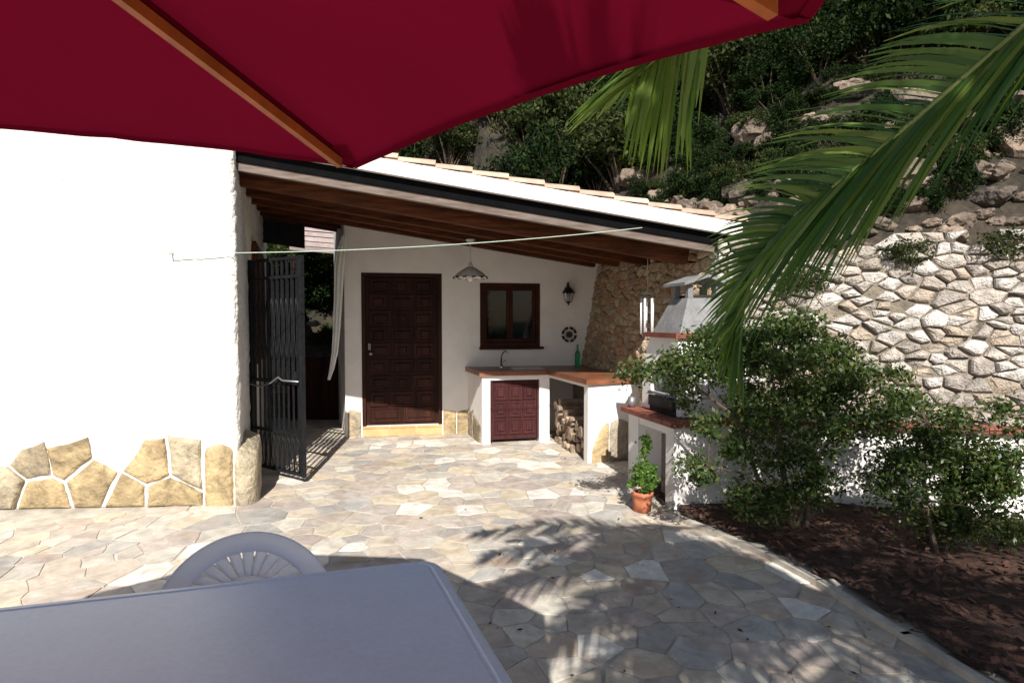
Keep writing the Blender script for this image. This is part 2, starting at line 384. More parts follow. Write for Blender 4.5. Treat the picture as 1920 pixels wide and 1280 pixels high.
def in_bed(x, y):
    if y > BEDL[0][1]: return x > BEDL[0][0] + .05
    for (ax, ay), (bx, by) in zip(BEDL[:-1], BEDL[1:]):
        if by <= y <= ay: return x > ax + (bx - ax) * (ay - y) / (ay - by)
    return False
def in_house(x, y):
    v = Vector((x, y)) - K
    return v.dot(IN) > .1 and (v.x * IN.y - v.y * IN.x) < -.05 or (y > K.y + .12 and x < K.x - .1)
def behind_wall(x, y): return (Vector((x, y)) - W0).dot(WN) < -.12 and x > W0.x + .2 - (y - W0.y) * .36
vis = voronoi([(p[0], p[1]) for p in pts], -5.5, 3.6, .6, 8.8, .010, gjit=.5)
items = []
for c in vis:
    cx = sum(p[0] for p in c) / len(c); cy = sum(p[1] for p in c) / len(c)
    if in_bed(cx, cy) or in_house(cx, cy) or behind_wall(cx, cy): continue
    a = area(c)
    if a < .0012: continue
    c2_ = []
    for q0, q1 in zip(c, c[1:] + c[:1]):
        c2_.append((q0[0] + rng.uniform(-.004, .004), q0[1] + rng.uniform(-.004, .004)))
        if math.dist(q0, q1) > .09: c2_.append(((q0[0] + q1[0]) / 2 + rng.uniform(-.006, .006), (q0[1] + q1[1]) / 2 + rng.uniform(-.006, .006)))
    c = c2_
    k = (cx / max(cy, .1))
    seen = a / cy ** 3 if (cy > 1.9 and abs(k) < .95) else 0
    if cy < 3.4 and cx < -.6: seen *= .1
    items.append((seen, c))
items.sort(key=lambda t: -t[0])
rest = MB()
for i, (s_, c) in enumerate(items):
    vs, fs = stone_mesh(c, lambda u, v, o: Vector((u, v, o)), random.uniform(.0, .0035), .007, jit=.004)
    if i < 300: obj('flagstone', vs, fs, M['flag'], patio)
    else: rest.add(vs, fs)
tag(rest.build('flagstone', M['flag_i'], patio), kind='stuff')

# --- planting bed with soil
def ring_pts():
    return BEDL + [(9, -3), (9, 5.2), (2.3, 5.6), (1.6, 6.3), (1.4, 6.3)]
mb = MB(); nx, ny = 60, 60; vs = []; fs = []; idx = {}
for i in range(nx + 1):
    for j in range(ny + 1):
        x = 1.0 + i * .1; y = -1 + j * .12
        if not in_bed(x - .06, y): continue
        idx[i, j] = len(vs); vs.append((x, y, .012 + .05 * max(0, noise.noise(Vector((x * 3, y * 3, 0))) + .3)))
for (i, j) in list(idx):
    q = [(i, j), (i + 1, j), (i + 1, j + 1), (i, j + 1)]
    if all(k in idx for k in q): fs.append(tuple(idx[k] for k in q))
bed = tag(obj('planting_bed', vs, fs, M['soil'], smooth=True), kind='structure')
lit = MB(); rg = random.Random(5)
for k in range(2600):
    x = rg.uniform(1.1, 4.2); y = rg.uniform(2.2, 5.3)
    if not in_bed(x - .02, y): continue
    a = rg.uniform(0, 6.28); l = rg.uniform(.015, .045); u = Vector((math.cos(a), math.sin(a), rg.uniform(-.3, .5))) * l; v = Vector((-math.sin(a), math.cos(a), rg.uniform(-.4, .4))) * l * .45
    c = Vector((x, y, .05 + rg.uniform(0, .02))); lit.add([c - u, c - v, c + u, c + v], [(0, 1, 2, 3)])
tag(lit.build('leaf_litter', M['litter']), 'reddish dry leaves scattered over the dark soil beside the patio', 'leaf litter', kind='stuff')
# edging of the bed: a pale cement kerb following the curve
kb = MB()
for (ax, ay), (bx, by) in zip(BEDL[:-1], BEDL[1:]):
    d = Vector((bx - ax, by - ay, 0)); n = Vector((d.y, -d.x, 0)).normalized()
    kb.box((ax + d.x / 2, ay + d.y / 2, .012), d * 1.02, n * .05, (0, 0, .05))
tag(kb.build('bed_kerb', M['mortar']), kind='structure')

# --- hillside
def hill_h(x, y):
    d = dist_ret(x, y); h = -1.5
    nz = noise.fractal(Vector((x * .55, y * .55, 3)), .8, 2.1, 5) * .7
    if d > .62: h = max(h, TOPW - .14 + (d - .62) * 1.05 + (nz + .1) * min(1, (d - .6) * .6))
    if y > 10.4 and x < 3: h = max(h, min(1.2 * (y - 10.4), 99) + nz * min(1, (y - 10.4) * .5) - .1)
    return h
nx, ny = 170, 130; X0, X1, Y0, Y1 = -14, 20, 2, 28; vs = []; fs = []
for j in range(ny + 1):
    for i in range(nx + 1):
        x = X0 + (X1 - X0) * i / nx; y = Y0 + (Y1 - Y0) * (j / ny) ** 1.25
        vs.append((x, y, hill_h(x, y)))
for j in range(ny):
    for i in range(nx):
        q = (j * (nx + 1) + i, j * (nx + 1) + i + 1, (j + 1) * (nx + 1) + i + 1, (j + 1) * (nx + 1) + i)
        if max(vs[k][2] for k in q) > -1.4 : fs.append(q)
tag(obj('hillside', vs, fs, M['hill'], smooth=True), kind='structure')

# --- retaining wall: core + rubble stones
rw = thing('retaining_wall', (1.9, 5.5, 0), 'rough rubble stone retaining wall that holds back the hillside on the right', 'stone wall')
segL = [(RET[i + 1] - RET[i]).length for i in range(len(RET) - 1)]
cum = [0]
for l in segL: cum.append(cum[-1] + l)
BAT = .17
def rwp(s, h, out=0):
    for i in range(len(segL)):
        if s <= cum[i + 1] or i == len(segL) - 1: break
    t = s - cum[i]; a, b = RET[i], RET[i + 1]; d = (b - a).normalized(); n = Vector((d.y, -d.x))
    if n.dot(-a) < 0: n = -n
    # blend normals near corners so that stones turn the corner
    def nrm(j):
        dd = (RET[j + 1] - RET[j]).normalized(); m_ = Vector((dd.y, -dd.x)); return m_ if m_.dot(-RET[j]) > 0 else -m_
    nn = n.copy()
    if t < .3 and i > 0: nn = (nrm(i - 1) * (.5 - t / .6) + n * (.5 + t / .6)).normalized()
    if segL[i] - t < .3 and i < len(segL) - 1: q = segL[i] - t; nn = (nrm(i + 1) * (.5 - q / .6) + n * (.5 + q / .6)).normalized()
    p = a + d * t + nn * (out - h * BAT)
    return Vector((p.x, p.y, h))
cv = []; cf = []; ns_ = 60; TOT = cum[-1]
for i in range(ns_ + 1):
    s = TOT * i / ns_
    for h, o in ((-.05, 0), (TOPW - .10, 0), (TOPW - .10, -.35), (-.05, -1.0)):
        cv.append(rwp(s, h, o if h > 0 or o == 0 else o))
for i in range(ns_):
    for k in range(3): cf.append((i * 4 + k, i * 4 + k + 1, i * 4 + k + 5, i * 4 + k + 4))
ksp = int(ns_ * cum[2] / TOT)
obj('mortar_core', cv[:(ksp + 1) * 4], cf[:ksp * 3], M['rubwm'], rw)
obj('mortar_core', cv[ksp * 4:], [tuple(a - ksp * 4 for a in f) for f in cf[ksp * 3:]], M['rubm'], rw)
rg = random.Random(23); pp = []
for k in range(14000):
    s, h = rg.uniform(1.2, 8.4), rg.uniform(.02, TOPW + .06); r = rg.choice([.06, .08, .1, .14, .2, .27]) if k < 5000 else .08
    ok = True
    for q in pp:
        if (q[0] - s) ** 2 + ((q[1] - h) * 1.7) ** 2 < (.5 * (r + q[2])) ** 2 * 1.6: ok = False; break
    if ok: pp.append((s, h, r))
cells = voronoi([(p[0], p[1]) for p in pp], 1.2, 8.4, 0, TOPW + .08, .011, sy=1.7, gjit=.7)
it = []
for c in cells:
    cs = sum(p[0] for p in c) / len(c); ch = sum(p[1] for p in c) / len(c); a = area(c)
    if a < .0004: continue
    P_ = rwp(cs, ch); px = P_.x / P_.y; hid = .2 if (P_.y < 5.3 and ch < .9) or (P_.y > 6.3 and ch < .9) else 1
    it.append((a / P_.y ** 2 * hid * (1 if abs(px) < .88 else 0), c))
it.sort(key=lambda t: -t[0]); rest = MB(); rest2 = MB(); rgw = random.Random(4)
for i, (_, c) in enumerate(it):
    sm = sum(p[0] for p in c) / len(c); lit_ = sm > cum[2] - .4
    if lit_ and rgw.random() < (.42 if max(p[1] for p in c) > TOPW + .03 else .02): continue
    if lit_: c = [(p[0] + random.uniform(-.009, .009), p[1] + random.uniform(-.009, .009)) for p in c]
    vs, fs = stone_mesh(c, rwp, random.uniform(.0, .06) if lit_ else random.uniform(.004, .028), .018 if lit_ else .012, bulge=.012 if lit_ else .008, jit=.12 if lit_ else 0)
    if i < 300: obj('stone', vs, fs, M['rub'] if sm > cum[2] - .25 else M['rubw'], rw)
    elif sm > cum[2] - .25: rest.add(vs, fs)
    else: rest2.add(vs, fs)
tag(rest.build('stone', M['rub_i'], rw), kind='stuff')
if rest2.v: tag(rest2.build('stone', M['rubw_i'], rw), kind='stuff')

# ================================================================== FOLIAGE TOOLS
def leaf_cloud(name, centers, size, m, parent=None, seed=0, asp=.45, up=.3, kind=None, world=True):
    """leaf-sized rhombic faces at the given centres, random directions"""
    r = np.random.RandomState(seed); C = np.asarray(centers, dtype=np.float32); n = len(C)
    d = r.normal(size=(n, 3)); d[:, 2] -= up * .6; d /= np.linalg.norm(d, axis=1)[:, None]
    e = r.normal(size=(n, 3)); e -= (e * d).sum(1)[:, None] * d; e /= np.linalg.norm(e, axis=1)[:, None]
    nn = np.cross(d, e)
    sz = (size * r.uniform(.45, 1.4, n))[:, None]
    V = np.stack([C - d * sz * .5, C + e * sz * asp * .5 + nn * sz * .06, C + d * sz * .5, C - e * sz * asp * .5 + nn * sz * .06], 1).reshape(-1, 3)
    me = bpy.data.meshes.new(name); me.vertices.add(n * 4); me.vertices.foreach_set('co', V.ravel())
    me.loops.add(n * 4); me.loops.foreach_set('vertex_index', np.arange(n * 4, dtype=np.int32))
    me.polygons.add(n); me.polygons.foreach_set('loop_start', np.arange(0, n * 4, 4, dtype=np.int32))
    me.update(calc_edges=True); me.materials.append(m)
    o = bpy.data.objects.new(name, me); link(o, parent)
    if kind: o['kind'] = kind
    return o
def crown_points(n, blobs, seed, shell=.55, clusters=60, spread=.16):
    """points gathered in clusters on the outer part of several ellipsoids"""
    r = np.random.RandomState(seed); out = []
    wts = np.array([b[3] * b[4] * b[5] for b in blobs]) ** .67; wts = wts / wts.sum()
    cc = []
    for b, wt in zip(blobs, wts):
        k = max(3, int(clusters * wt)); d = r.normal(size=(k, 3)); d /= np.linalg.norm(d, axis=1)[:, None]
        rad = (shell + (1 - shell) * r.rand(k))[:, None]
        cc.append(np.array(b[:3]) + d * rad * np.array(b[3:6]))
    cc = np.concatenate(cc); k = len(cc); csz = r.uniform(.5, 1.5, k)
    pick = r.choice(k, n, p=csz / csz.sum()); off = r.normal(size=(n, 3)) * spread * csz[pick][:, None] * np.array([1, 1, .7])
    return cc[pick] + off, cc

# ================================================================== WHITE HOUSE ON THE LEFT
house = thing('white_house', (K.x, K.y, 0), 'white house with rough plaster wall and yellow stone footing at the left edge', 'house')
NF = Vector((OUTL.y, -OUTL.x)); NF = NF if NF.y < 0 else -NF
NI = Vector((IN.y, -IN.x)); NI = NI if NI.x > 0 else -NI
def hp(s, h, out=0, rad=.09):
    """s < 0 runs left along the front, s > 0 runs back along the passage"""
    if abs(s) < rad:
        t = .5 + s / rad / 2; n = (NF * math.cos(t * math.pi / 2) + NI * math.sin(t * math.pi / 2)).normalized()
        c = K + OUTL * rad + IN * rad
        a = K + OUTL * rad; b = K + IN * rad
        p = (a * (1 - t) ** 2 + K * 2 * t * (1 - t) + b * t ** 2)
    elif s < 0: n = NF; p = K - OUTL * s
    else: n = NI; p = K + IN * s
    return Vector((p.x + n.x * out, p.y + n.y * out, h))
ss = list(np.arange(-7.5, -1.2, .1)) + list(np.arange(-1.2, -.1, .03)) + list(np.arange(-.1, .1, .0125)) + list(np.arange(.1, 1.3, .03)) + list(np.arange(1.3, 5.4, .1))
hs = list(np.arange(0, 3.61, .03)); vs = []; fs = []
for s in ss:
    for h in hs:
        o = .012 * noise.fractal(Vector((s * 14, h * 14, 5)), .7, 2, 3) + .012 * noise.noise(Vector((s * 1.5, h * 1.5, 0)))
        vs.append(hp(s, h, o))
H = len(hs)
for i in range(len(ss) - 1):
    for j in range(H - 1): fs.append((i * H + j, (i + 1) * H + j, (i + 1) * H + j + 1, i * H + j + 1))
obj('wall', vs, fs, M['stucco'], house, smooth=True)
cap = MB(); A_ = hp(-7.5, 3.6, .05); B_ = hp(0, 3.6, .05) ; C_ = hp(5.4, 3.6, .05); D_ = Vector((A_.x, C_.y, 3.6)); up_ = Vector((0, 0, .12))
cap.prism([A_, B_, C_, D_], [p + up_ for p in (A_, B_, C_, D_)]); cap.build('roof_slab', M['plaster'], house)
def clad(parent, f, s0, s1, top, thick, m=None, bot=0, n=14, seed=0, name='cladding_stone', edge=.045, rows=9):
    """a big thin facing stone: outline given by top(t), rounded towards its edges, uneven face"""
    vs = []; fs = []
    for i in range(n + 1):
        t = i / n; s = s0 + (s1 - s0) * t; tp = top(t); ex = min(t, 1 - t) * abs(s1 - s0)
        for j in range(rows + 1):
            h = bot + (tp - bot) * j / rows
            wob = .008 * noise.noise(Vector((h * 9, seed, 1))) if i in (0, n) else 0
            ed = min(ex, (tp - h)); r = min(1, ed / edge); r = math.sqrt(max(0, 1 - (1 - r) ** 2))
            o = thick * r + .009 * r * noise.fractal(Vector((s * 8, h * 8, seed)), .8, 2, 4)
            vs.append(f(s + wob, h, o - .004))
    for i in range(n):
        for j in range(rows): fs.append((i * (rows + 1) + j, (i + 1) * (rows + 1) + j, (i + 1) * (rows + 1) + j + 1, i * (rows + 1) + j + 1))
    return obj(name, vs, fs, m or M['clad'], parent, smooth=True)
clad(house, hp, -.30, -.052, lambda t: .49 + .045 * math.sin(t * 2.6) - .05 * t ** 6, .05, seed=1)
clad(house, hp, -.045, .58, lambda t: .40 + .19 * min(1, t * 2.2) - .04 * t + .02 * math.sin(t * 9), .15, seed=2, n=26, edge=.11)
rgc = random.Random(77); cpts = []
for k in range(900):
    a, b = rgc.uniform(-4.6, -.36), rgc.uniform(.02, .56)
    if all((a - q[0]) ** 2 + (b - q[1]) ** 2 > .27 ** 2 for q in cpts): cpts.append((a, b))
for c in voronoi(cpts, -4.6, -.32, 0, .62, .022, gjit=.5):
    cy = sum(p[1] for p in c) / len(c)
    if cy > .44 or area(c) < .01: continue
    c = [(a_, b_ - (rgc.uniform(.0, .13) if b_ > .55 else 0)) for a_, b_ in c]; o_ = []
    for q0, q1 in zip(c, c[1:] + c[:1]):
        o_.append(q0)
        if math.dist(q0, q1) > .12: o_.append(((q0[0] + q1[0]) / 2 + rgc.uniform(-.012, .012), max(0, (q0[1] + q1[1]) / 2 + (rgc.uniform(-.012, .012) if min(q0[1], q1[1]) > .01 else 0))))
    vs, fs = stone_mesh(o_, hp, rgc.uniform(.02, .045), .016, bulge=.008)
    obj('cladding_stone', vs, fs, M['clad'], house)
# brown wooden shutter in the passage wall
sh = MB()
def hbox(mbx, s0, s1, h0, h1, o0, o1):
    mbx.prism([hp(s0, h0, o0), hp(s1, h0, o0), hp(s1, h0, o1), hp(s0, h0, o1)], [hp(s0, h1, o0), hp(s1, h1, o0), hp(s1, h1, o1), hp(s0, h1, o1)])
hbox(sh, 1.75, 3.3, 1.1, 2.5, .0, .05); shutter = sh.build('window_shutter', M['beam'], house)
for a in np.arange(1.8, 3.2, .19):
    sb = MB(); hbox(sb, a, a + .17, 1.15, 2.45, .05, .065); sb.build('slat', M['beam'], shutter)

# ================================================================== OUTBUILDING BEHIND THE PORCH
ob = thing('outbuilding', (W0.x, W0.y, 0), 'low white plastered outbuilding with dark panelled door under the porch', 'building')
sd0, sd1 = sW(678), sW(828.5); hd0, hd1 = hW(750, 797), hW(750, 512)
sw0, sw1 = sW(900), sW(1012); hw0, hw1 = hW(955, 650), hW(955, 531)
END = 3.75; TOP = 3.25
def backtop(s): return TOP - .13 * s
sx = [0, sd0, sd1, sw0, sw1, END]
wm = MB()
def wquad(s0, s1, h0, h1, o=0): wm.add([Wp(s0, h0, o), Wp(s1, h0, o), Wp(s1, h1, o), Wp(s0, h1, o)], [(0, 1, 2, 3)])
wquad(0, sd0, -.05, TOP); wquad(sd0, sd1, hd1, TOP); wquad(sd0, sd1, -.05, hd0 - .001); wquad(sd1, sw0, -.05, TOP)
wquad(sw0, sw1, -.05, hw0); wquad(sw0, sw1, hw1, TOP); wquad(sw1, END, -.05, TOP)
for (a, b, c, d, dp) in ((sd0, sd1, hd0, hd1, .12), (sw0, sw1, hw0, hw1, .12)):
    for q in (((a, c), (a, d)), ((b, d), (b, c)), ((a, d), (b, d)), ((b, c), (a, c))):
        (p1, z1), (p2, z2) = q
        wm.add([Wp(p1, z1, 0), Wp(p2, z2, 0), Wp(p2, z2, -dp), Wp(p1, z1, -dp)], [(0, 1, 2, 3)])
# side wall of the room along the passage, back wall, roof of the room
def side(t, h): p = W0 + IN * t; return Vector((p.x, p.y, h))
wm.add([side(0, -.05), side(2.3, -.05), side(2.3, TOP), side(0, TOP)], [(0, 1, 2, 3)])
e0 = side(2.3, 0); e1 = Wp(END, 0, -2.2)
wm.add([e0, e1, e1 + Vector((0, 0, TOP)), e0 + Vector((0, 0, TOP))], [(0, 1, 2, 3)])
wm.add([Wp(0, TOP), Wp(END, TOP), e1 + Vector((0, 0, TOP)), e0 + Vector((0, 0, TOP))], [(0, 1, 2, 3)])
wm.build('wall', M['plaster'], ob)
# room divider so that the window looks into a dark room
def wpoly(s0, s1, h0, h1, o0, o1, name, m, parent, bev=.004):
    b = MB(); c = Wp((s0 + s1) / 2, (h0 + h1) / 2, (o0 + o1) / 2)
    b.bbox(c, Vector((WU.x, WU.y, 0)) * (s1 - s0), Vector((WN.x, WN.y, 0)) * (o1 - o0), (0, 0, h1 - h0), b=bev)
    return b.build(name, m, parent)
# door
door = wpoly(sd0 + .05, sd1 - .05, hd0 + .004, hd1 - .05, -.10, -.055, 'door', M['door'], ob)
wpoly(sd0, sd0 + .05, hd0, hd1, -.10, .008, 'door_frame', M['door'], ob); wpoly(sd1 - .05, sd1, hd0, hd1, -.10, .008, 'door_frame', M['door'], ob)
wpoly(sd0 + .052, sd1 - .052, hd1 - .05, hd1, -.10, .008, 'door_frame', M['door'], ob)
dw = sd1 - sd0 - .10; dh = hd1 - hd0 - .054; rows = 9; ph = dh / rows; rg = random.Random(3)
for r_ in range(rows):
    cuts = [0, .5, 1] if r_ in (0,) else ([0, .3, .7, 1] if r_ % 2 else [0, .36, .64, 1])
    for a, b in zip(cuts[:-1], cuts[1:]):
        g = .022
        s0 = sd0 + .05 + .04 + a * (dw - .08) + g * .6; s1 = sd0 + .05 + .04 + b * (dw - .08) - g * .6; h0 = hd0 + .03 + r_ * ph * .985 + g * .5; h1 = h0 + ph * .985 - g
        p = MB(); c0 = [Wp(s0, h0, -.055), Wp(s1, h0, -.055), Wp(s1, h1, -.055), Wp(s0, h1, -.055)]
        def rr(i, o): return [Wp(s0 + i, h0 + i, o), Wp(s1 - i, h0 + i, o), Wp(s1 - i, h1 - i, o), Wp(s0 + i, h1 - i, o)]
        rings = [rr(0, -.055), rr(.004, -.035), rr(.018, -.035), rr(.026, -.045), rr(.05, -.045), rr(.062, -.028)]
        vs = [q for r__ in rings for q in r__]; fs = [(k * 4 + i, k * 4 + (i + 1) % 4, k * 4 + 4 + (i + 1) % 4, k * 4 + 4 + i) for k in range(5) for i in range(4)] + [(20, 21, 22, 23)]
        obj('door_panel', vs, fs, M['door'], door)
k_ = MB(); kc = Wp(sd0 + .115, hW(690, 663), -.02); k_.lathe(kc - Vector((0, 0, .025)), [(0, 0), (.02, .004), (.028, .02), (.028, .03), (.02, .046), (0, .05)], 12); k_.build('door_knob', M['greymetal'], door, True)
k_ = MB(); k_.box(Wp(sd0 + .10, hW(690, 650), -.03), (.035, 0, 0), (0, .01, 0), (0, 0, .09)); k_.build('lock_plate', M['greymetal'], door)
# step of clay tiles under the door
stp = MB(); b3 = [Wp(sd0, -.02, 0), Wp(sd1, -.02, 0), Wp(sd1, -.02, .03), Wp(sd0, -.02, .03)]
wpoly(sd0 + .001, sd1 - .001, -.02, hd0 - .03, -.11, .012, 'step', M['mortar'], ob)
for k in range(3):
    a = sd0 + (sd1 - sd0) * k / 3 + .004; b = sd0 + (sd1 - sd0) * (k + 1) / 3 - .004
    wpoly(a, b, .004, hd0 - .03, .013, .026, 'step_tile', M['step'], ob, .002); wpoly(a, b, hd0 - .029, hd0 - .004, -.1, .036, 'step_tile', M['step'], ob, .003)
# window
wf = .055
for (a, b, c, d) in ((sw0, sw0 + wf, hw0, hw1), (sw1 - wf, sw1, hw0, hw1), (sw0 + wf, sw1 - wf, hw1 - wf, hw1), (sw0 + wf, sw1 - wf, hw0, hw0 + wf + .01)):
    fr = wpoly(a, b, c, d, -.1, .012, 'window_frame', M['wfr'], ob)
wpoly(sw0 - .01, sw1 + .05, hw0 - .035, hw0 - .001, -.02, .05, 'window_sill', M['wfr'], ob)
mid = (sw0 + sw1) / 2
for (a, b) in ((sw0 + wf, mid), (mid, sw1 - wf)):
    root = wpoly(a + .001, a + .045, hw0 + wf + .011, hw1 - wf - .001, -.075, -.03, 'window_sash', M['wfr'], ob)
    wpoly(b - .045, b - .001, hw0 + wf + .011, hw1 - wf - .001, -.075, -.03, 'sash_stile', M['wfr'], root)
    wpoly(a + .046, b - .046, hw1 - wf - .046, hw1 - wf - .001, -.075, -.03, 'sash_rail', M['wfr'], root)
    wpoly(a + .046, b - .046, hw0 + wf + .011, hw0 + wf + .06, -.075, -.03, 'sash_rail', M['wfr'], root)
    wpoly(a + .046, b - .046, hw0 + wf + .061, hw1 - wf - .047, -.055, -.05, 'pane', M['pane'], root, .0005)
cu = MB(); n = 40
for i in range(n + 1):
    s = sw0 + .07 + .17 * i / n; o = -.17 + .012 * math.sin(i * 1.3)
    cu.v += [Wp(s, hw0 + .05, o), Wp(s, hw0 + .52, o)]
cu.f = [(2 * i, 2 * i + 2, 2 * i + 3, 2 * i + 1) for i in range(n)]
cu.build('window_curtain', M['intc'], ob, True)
# yellow footing stones
clad(ob, Wp, .03, sd0 - .015, lambda t: .37 + .02 * math.sin(t * 5), .028, seed=31, edge=.02)
clad(ob, Wp, sd1 + .012, sd1 + .20, lambda t: .35 - .03 * t, .028, seed=32, edge=.02)
clad(ob, Wp, sd1 + .205, sW(880) + .03, lambda t: .31 + .03 * math.sin(t * 3), .028, seed=33, edge=.02)

# ================================================================== PORCH ROOF
pr = thing('porch_roof', (0, 5.6, 2.5), 'sloping porch roof with white verge, clay tiles and dark brown rafters', 'roof')
def rb(x, y): return 2.83 - .159 * (x + 2.5) + .03 * (y - 5.4)
RH = .18
for k in range(6):
    yl, yr = 5.42 + .75 * k, 6.02 + .75 * k
    t = (yl - K.y) / IN.y; xl = K.x + IN.x * t - .03
    xr = 1.72 + .36 + (5.42 - yr) * .279 - .13 
    if yl > 8: xr = 1.0
    a, b = Vector((xl, yl, rb(xl, yl) + RH / 2)), Vector((xr, yr if xr > 1.2 else yl + .5, 0)); b.z = rb(b.x, b.y) + RH / 2
    d = b - a; side_ = Vector((-d.y, d.x, 0)).normalized(); upv = d.cross(side_).normalized(); upv = upv if upv.z > 0 else -upv
    m_ = MB(); m_.bbox((a + b) / 2, side_ * .115, upv * RH, d, b=.006); m_.build('rafter', M['beam'], pr)
# ceiling boards run front to back on top of the rafters
x = -4.6
def deck(x, y, e=0): return Vector((x, y, rb(x, y) + RH + .006 + e))
def yfront(x): return 5.23 + .13 * (x + 2.4)
def yback(x): return 9.1 if x < -2.2 else 8.55 + .17 * (x + 2.2)
while x < 2.2:
    x1 = min(x + .16, 2.22); t = 0
    y0 = yfront(x) + .1; xm = (x + x1) / 2
    if xm < K.x:
        y0 = max(y0, K.y + (K.x - xm) / .343 * .939 - .25)
    if y0 < yback(x):
        m_ = MB(); ps = [deck(x + .001, y0), deck(x1 - .001, y0), deck(x1 - .001, yback(x)), deck(x + .001, yback(x))]
        m_.prism(ps, [p + Vector((0, 0, .022)) for p in ps]); m_.build('ceiling_board', M['board'], pr)
    x = x1
L_ = at(452, 303, 5.17); R_ = at(1395, 467, 5.78)      # underside of the dark fascia
dv = R_ - L_; dn = Vector((dv.y, -dv.x, 0)).normalized(); dn = dn if dn.y < 0 else -dn; zz = Vector((0, 0, 1))
L_ = L_ - dv * .01
def fpt(t, h, o): return L_ + dv * t + zz * h + dn * o
def fbar(name, m, h0, h1, o0, o1, t0=0, t1=1):
    b = MB(); b.prism([fpt(t0, h0, o0), fpt(t1, h0, o0), fpt(t1, h0, o1), fpt(t0, h0, o1)], [fpt(t0, h1, o0), fpt(t1, h1, o0), fpt(t1, h1, o1), fpt(t0, h1, o1)])
    return b.build(name, m, pr)
fbar('fascia', M['dark'], .0, .104, -.10, -.012)
fbar('eaves_board', M['strip'], -.075, -.003, -.10, -.03)
fbar('verge_band', M['plaster'], .107, .235, -.25, .055)
q_ = MB(); q_.box((-3.60, 9.24, 3.03), (.70, 0, -.1), (0, .03, 0), (0, 0, .52)); q_.build('eaves_board', M['greyboard'], pr)
# tiles: verge row steps down to the right, then rows behind
def tile(c0, c1, wdt, lift):
    """half-round cover tile lying from c0 (high end) to c1 (low end)"""
    d = c1 - c0; sd = Vector((-d.y, d.x, 0)).normalized(); up2 = sd.cross(d).normalized(); up2 = up2 if up2.z > 0 else -up2
    vs = []; n = 6
    for p, w_ in ((c0 , wdt * .42), (c1, wdt * .5)):
        for rr_ in (w_, w_ - .014):
            for i in range(n + 1):
                q = math.pi * i / n; vs.append(p + sd * math.cos(q) * rr_ + up2 * (math.sin(q) * rr_ * .55 + lift))
    N = n + 1; fs = []
    for i in range(n):
        fs += [(i, i + 1, 2 * N + i + 1, 2 * N + i), (N + i + 1, N + i, 3 * N + i, 3 * N + i + 1), (2 * N + i, 2 * N + i + 1, 3 * N + i + 1, 3 * N + i), (N + i, N + i + 1, i + 1, i)]
    fs += [(0, 2 * N, 3 * N, N), (n, N + n, 3 * N + n, 2 * N + n)]
    return vs, fs
def dk(t, o): p = fpt(t, .236, o); return p
nt_ = 14
for j in range(13):
    for i in range(nt_):
        t0, t1 = i / nt_ - .012, (i + 1) / nt_ + .012
        o = -.065 - j * .245
        a = dk(t0, o); b = dk(t1, o); rise = .03 * 0
        a = a + zz * (.0); b = b + zz * .026
        if a.x < -2.2 and a.y - K.y < (K.x - a.x) * 2.2: continue
        vs, fs = tile(a, b, .24, 0); obj('roof_tile', vs, fs, M['terra'], pr, smooth=False)
b = MB(); ps = [dk(-.12, -.25), dk(1, -.25), dk(1, -3.3), dk(.08, -3.2), dk(.08, -3.9), dk(-.3, -3.9), dk(-.3, -1.6)]; b.prism([p - zz * .03 for p in ps], ps); b.build('roof_deck', M['terra'], pr)

# ================================================================== IRON GATE
H0 = Vector((-2.765, 6.2, 0)); F0 = at(569, 700, 5.7); F0.z = 0
gt = thing('iron_gate', tuple(H0), 'black wrought iron gate leaf standing open beside the white house', 'gate')
gd = F0 - H0; gl = gd.length; gu = gd.normalized(); gn = Vector((gu.y, -gu.x, 0))
def gp(s, h, o=0): return H0 + gu * s + zz * h + gn * o
def gbar(name, a, b, t=.03, t2=None):
    m_ = MB(); d = b - a; up2 = gn; sd = d.cross(up2).normalized(); m_.bbox((a + b) / 2, sd * t, up2 * (t2 or t), d, b=.003); return m_.build(name, M['iron'], gt)
GT = 2.23; GB = .06
gbar('gate_stile', gp(.02, GB), gp(.02, GT), .04, .04); gbar('gate_stile', gp(gl - .02, GB), gp(gl - .02, GT), .045, .04)
for h in (GB + .02, .47, .98, 2.03, GT - .02): gbar('gate_rail', gp(.045, h), gp(gl - .045, h), .03, .03)
nb_ = 11
for i in range(1, nb_):
    s = gl * i / nb_
    gbar('bar', gp(s, GB + .035), gp(s, .455), .014); gbar('bar', gp(s, .485), gp(s, .965), .014); gbar('bar', gp(s, .995), gp(s, 2.015), .024)
    gbar('bar', gp(s, 2.045), gp(s, GT - .035), .02)
for (h0_, hh_) in ((.09, .34), (1.2, .62)):
    for i in range(0, nb_ - 1, 1):
        s = gl * (i + 1) / nb_; m_ = MB()
        for sg in (-1, 1):
            ps = [gp(s + sg * (.004 + .034 * math.sin(q) ) , h0_ + hh_ * q / math.pi, .012) for q in np.linspace(0, math.pi, 9)]
            m_.tube(ps, .005, 5)
        m_.build('scroll', M['iron'], gt, True)
m_ = MB(); m_.tube([gp(.0, .93, .03), gp(.25, .92, .05), gp(.45, .97, .06), gp(.55, 1.03, .05), gp(.62, 1.0, .05), gp(.85, 1.0, .03)], .009, 6); m_.build('latch_bar', M['greymetal'], gt, True)
m_ = MB(); m_.box(gp(gl - .10, 1.03, .02), gu * .07, gn * .03, zz * .13); m_.build('lock_case', M['iron'], gt)
for h in (.3, 1.95):
    m_ = MB(); m_.tube([gp(-.012, h - .05), gp(-.012, h + .05)], .016, 10); m_.build('hinge', M['iron'], gt, True)

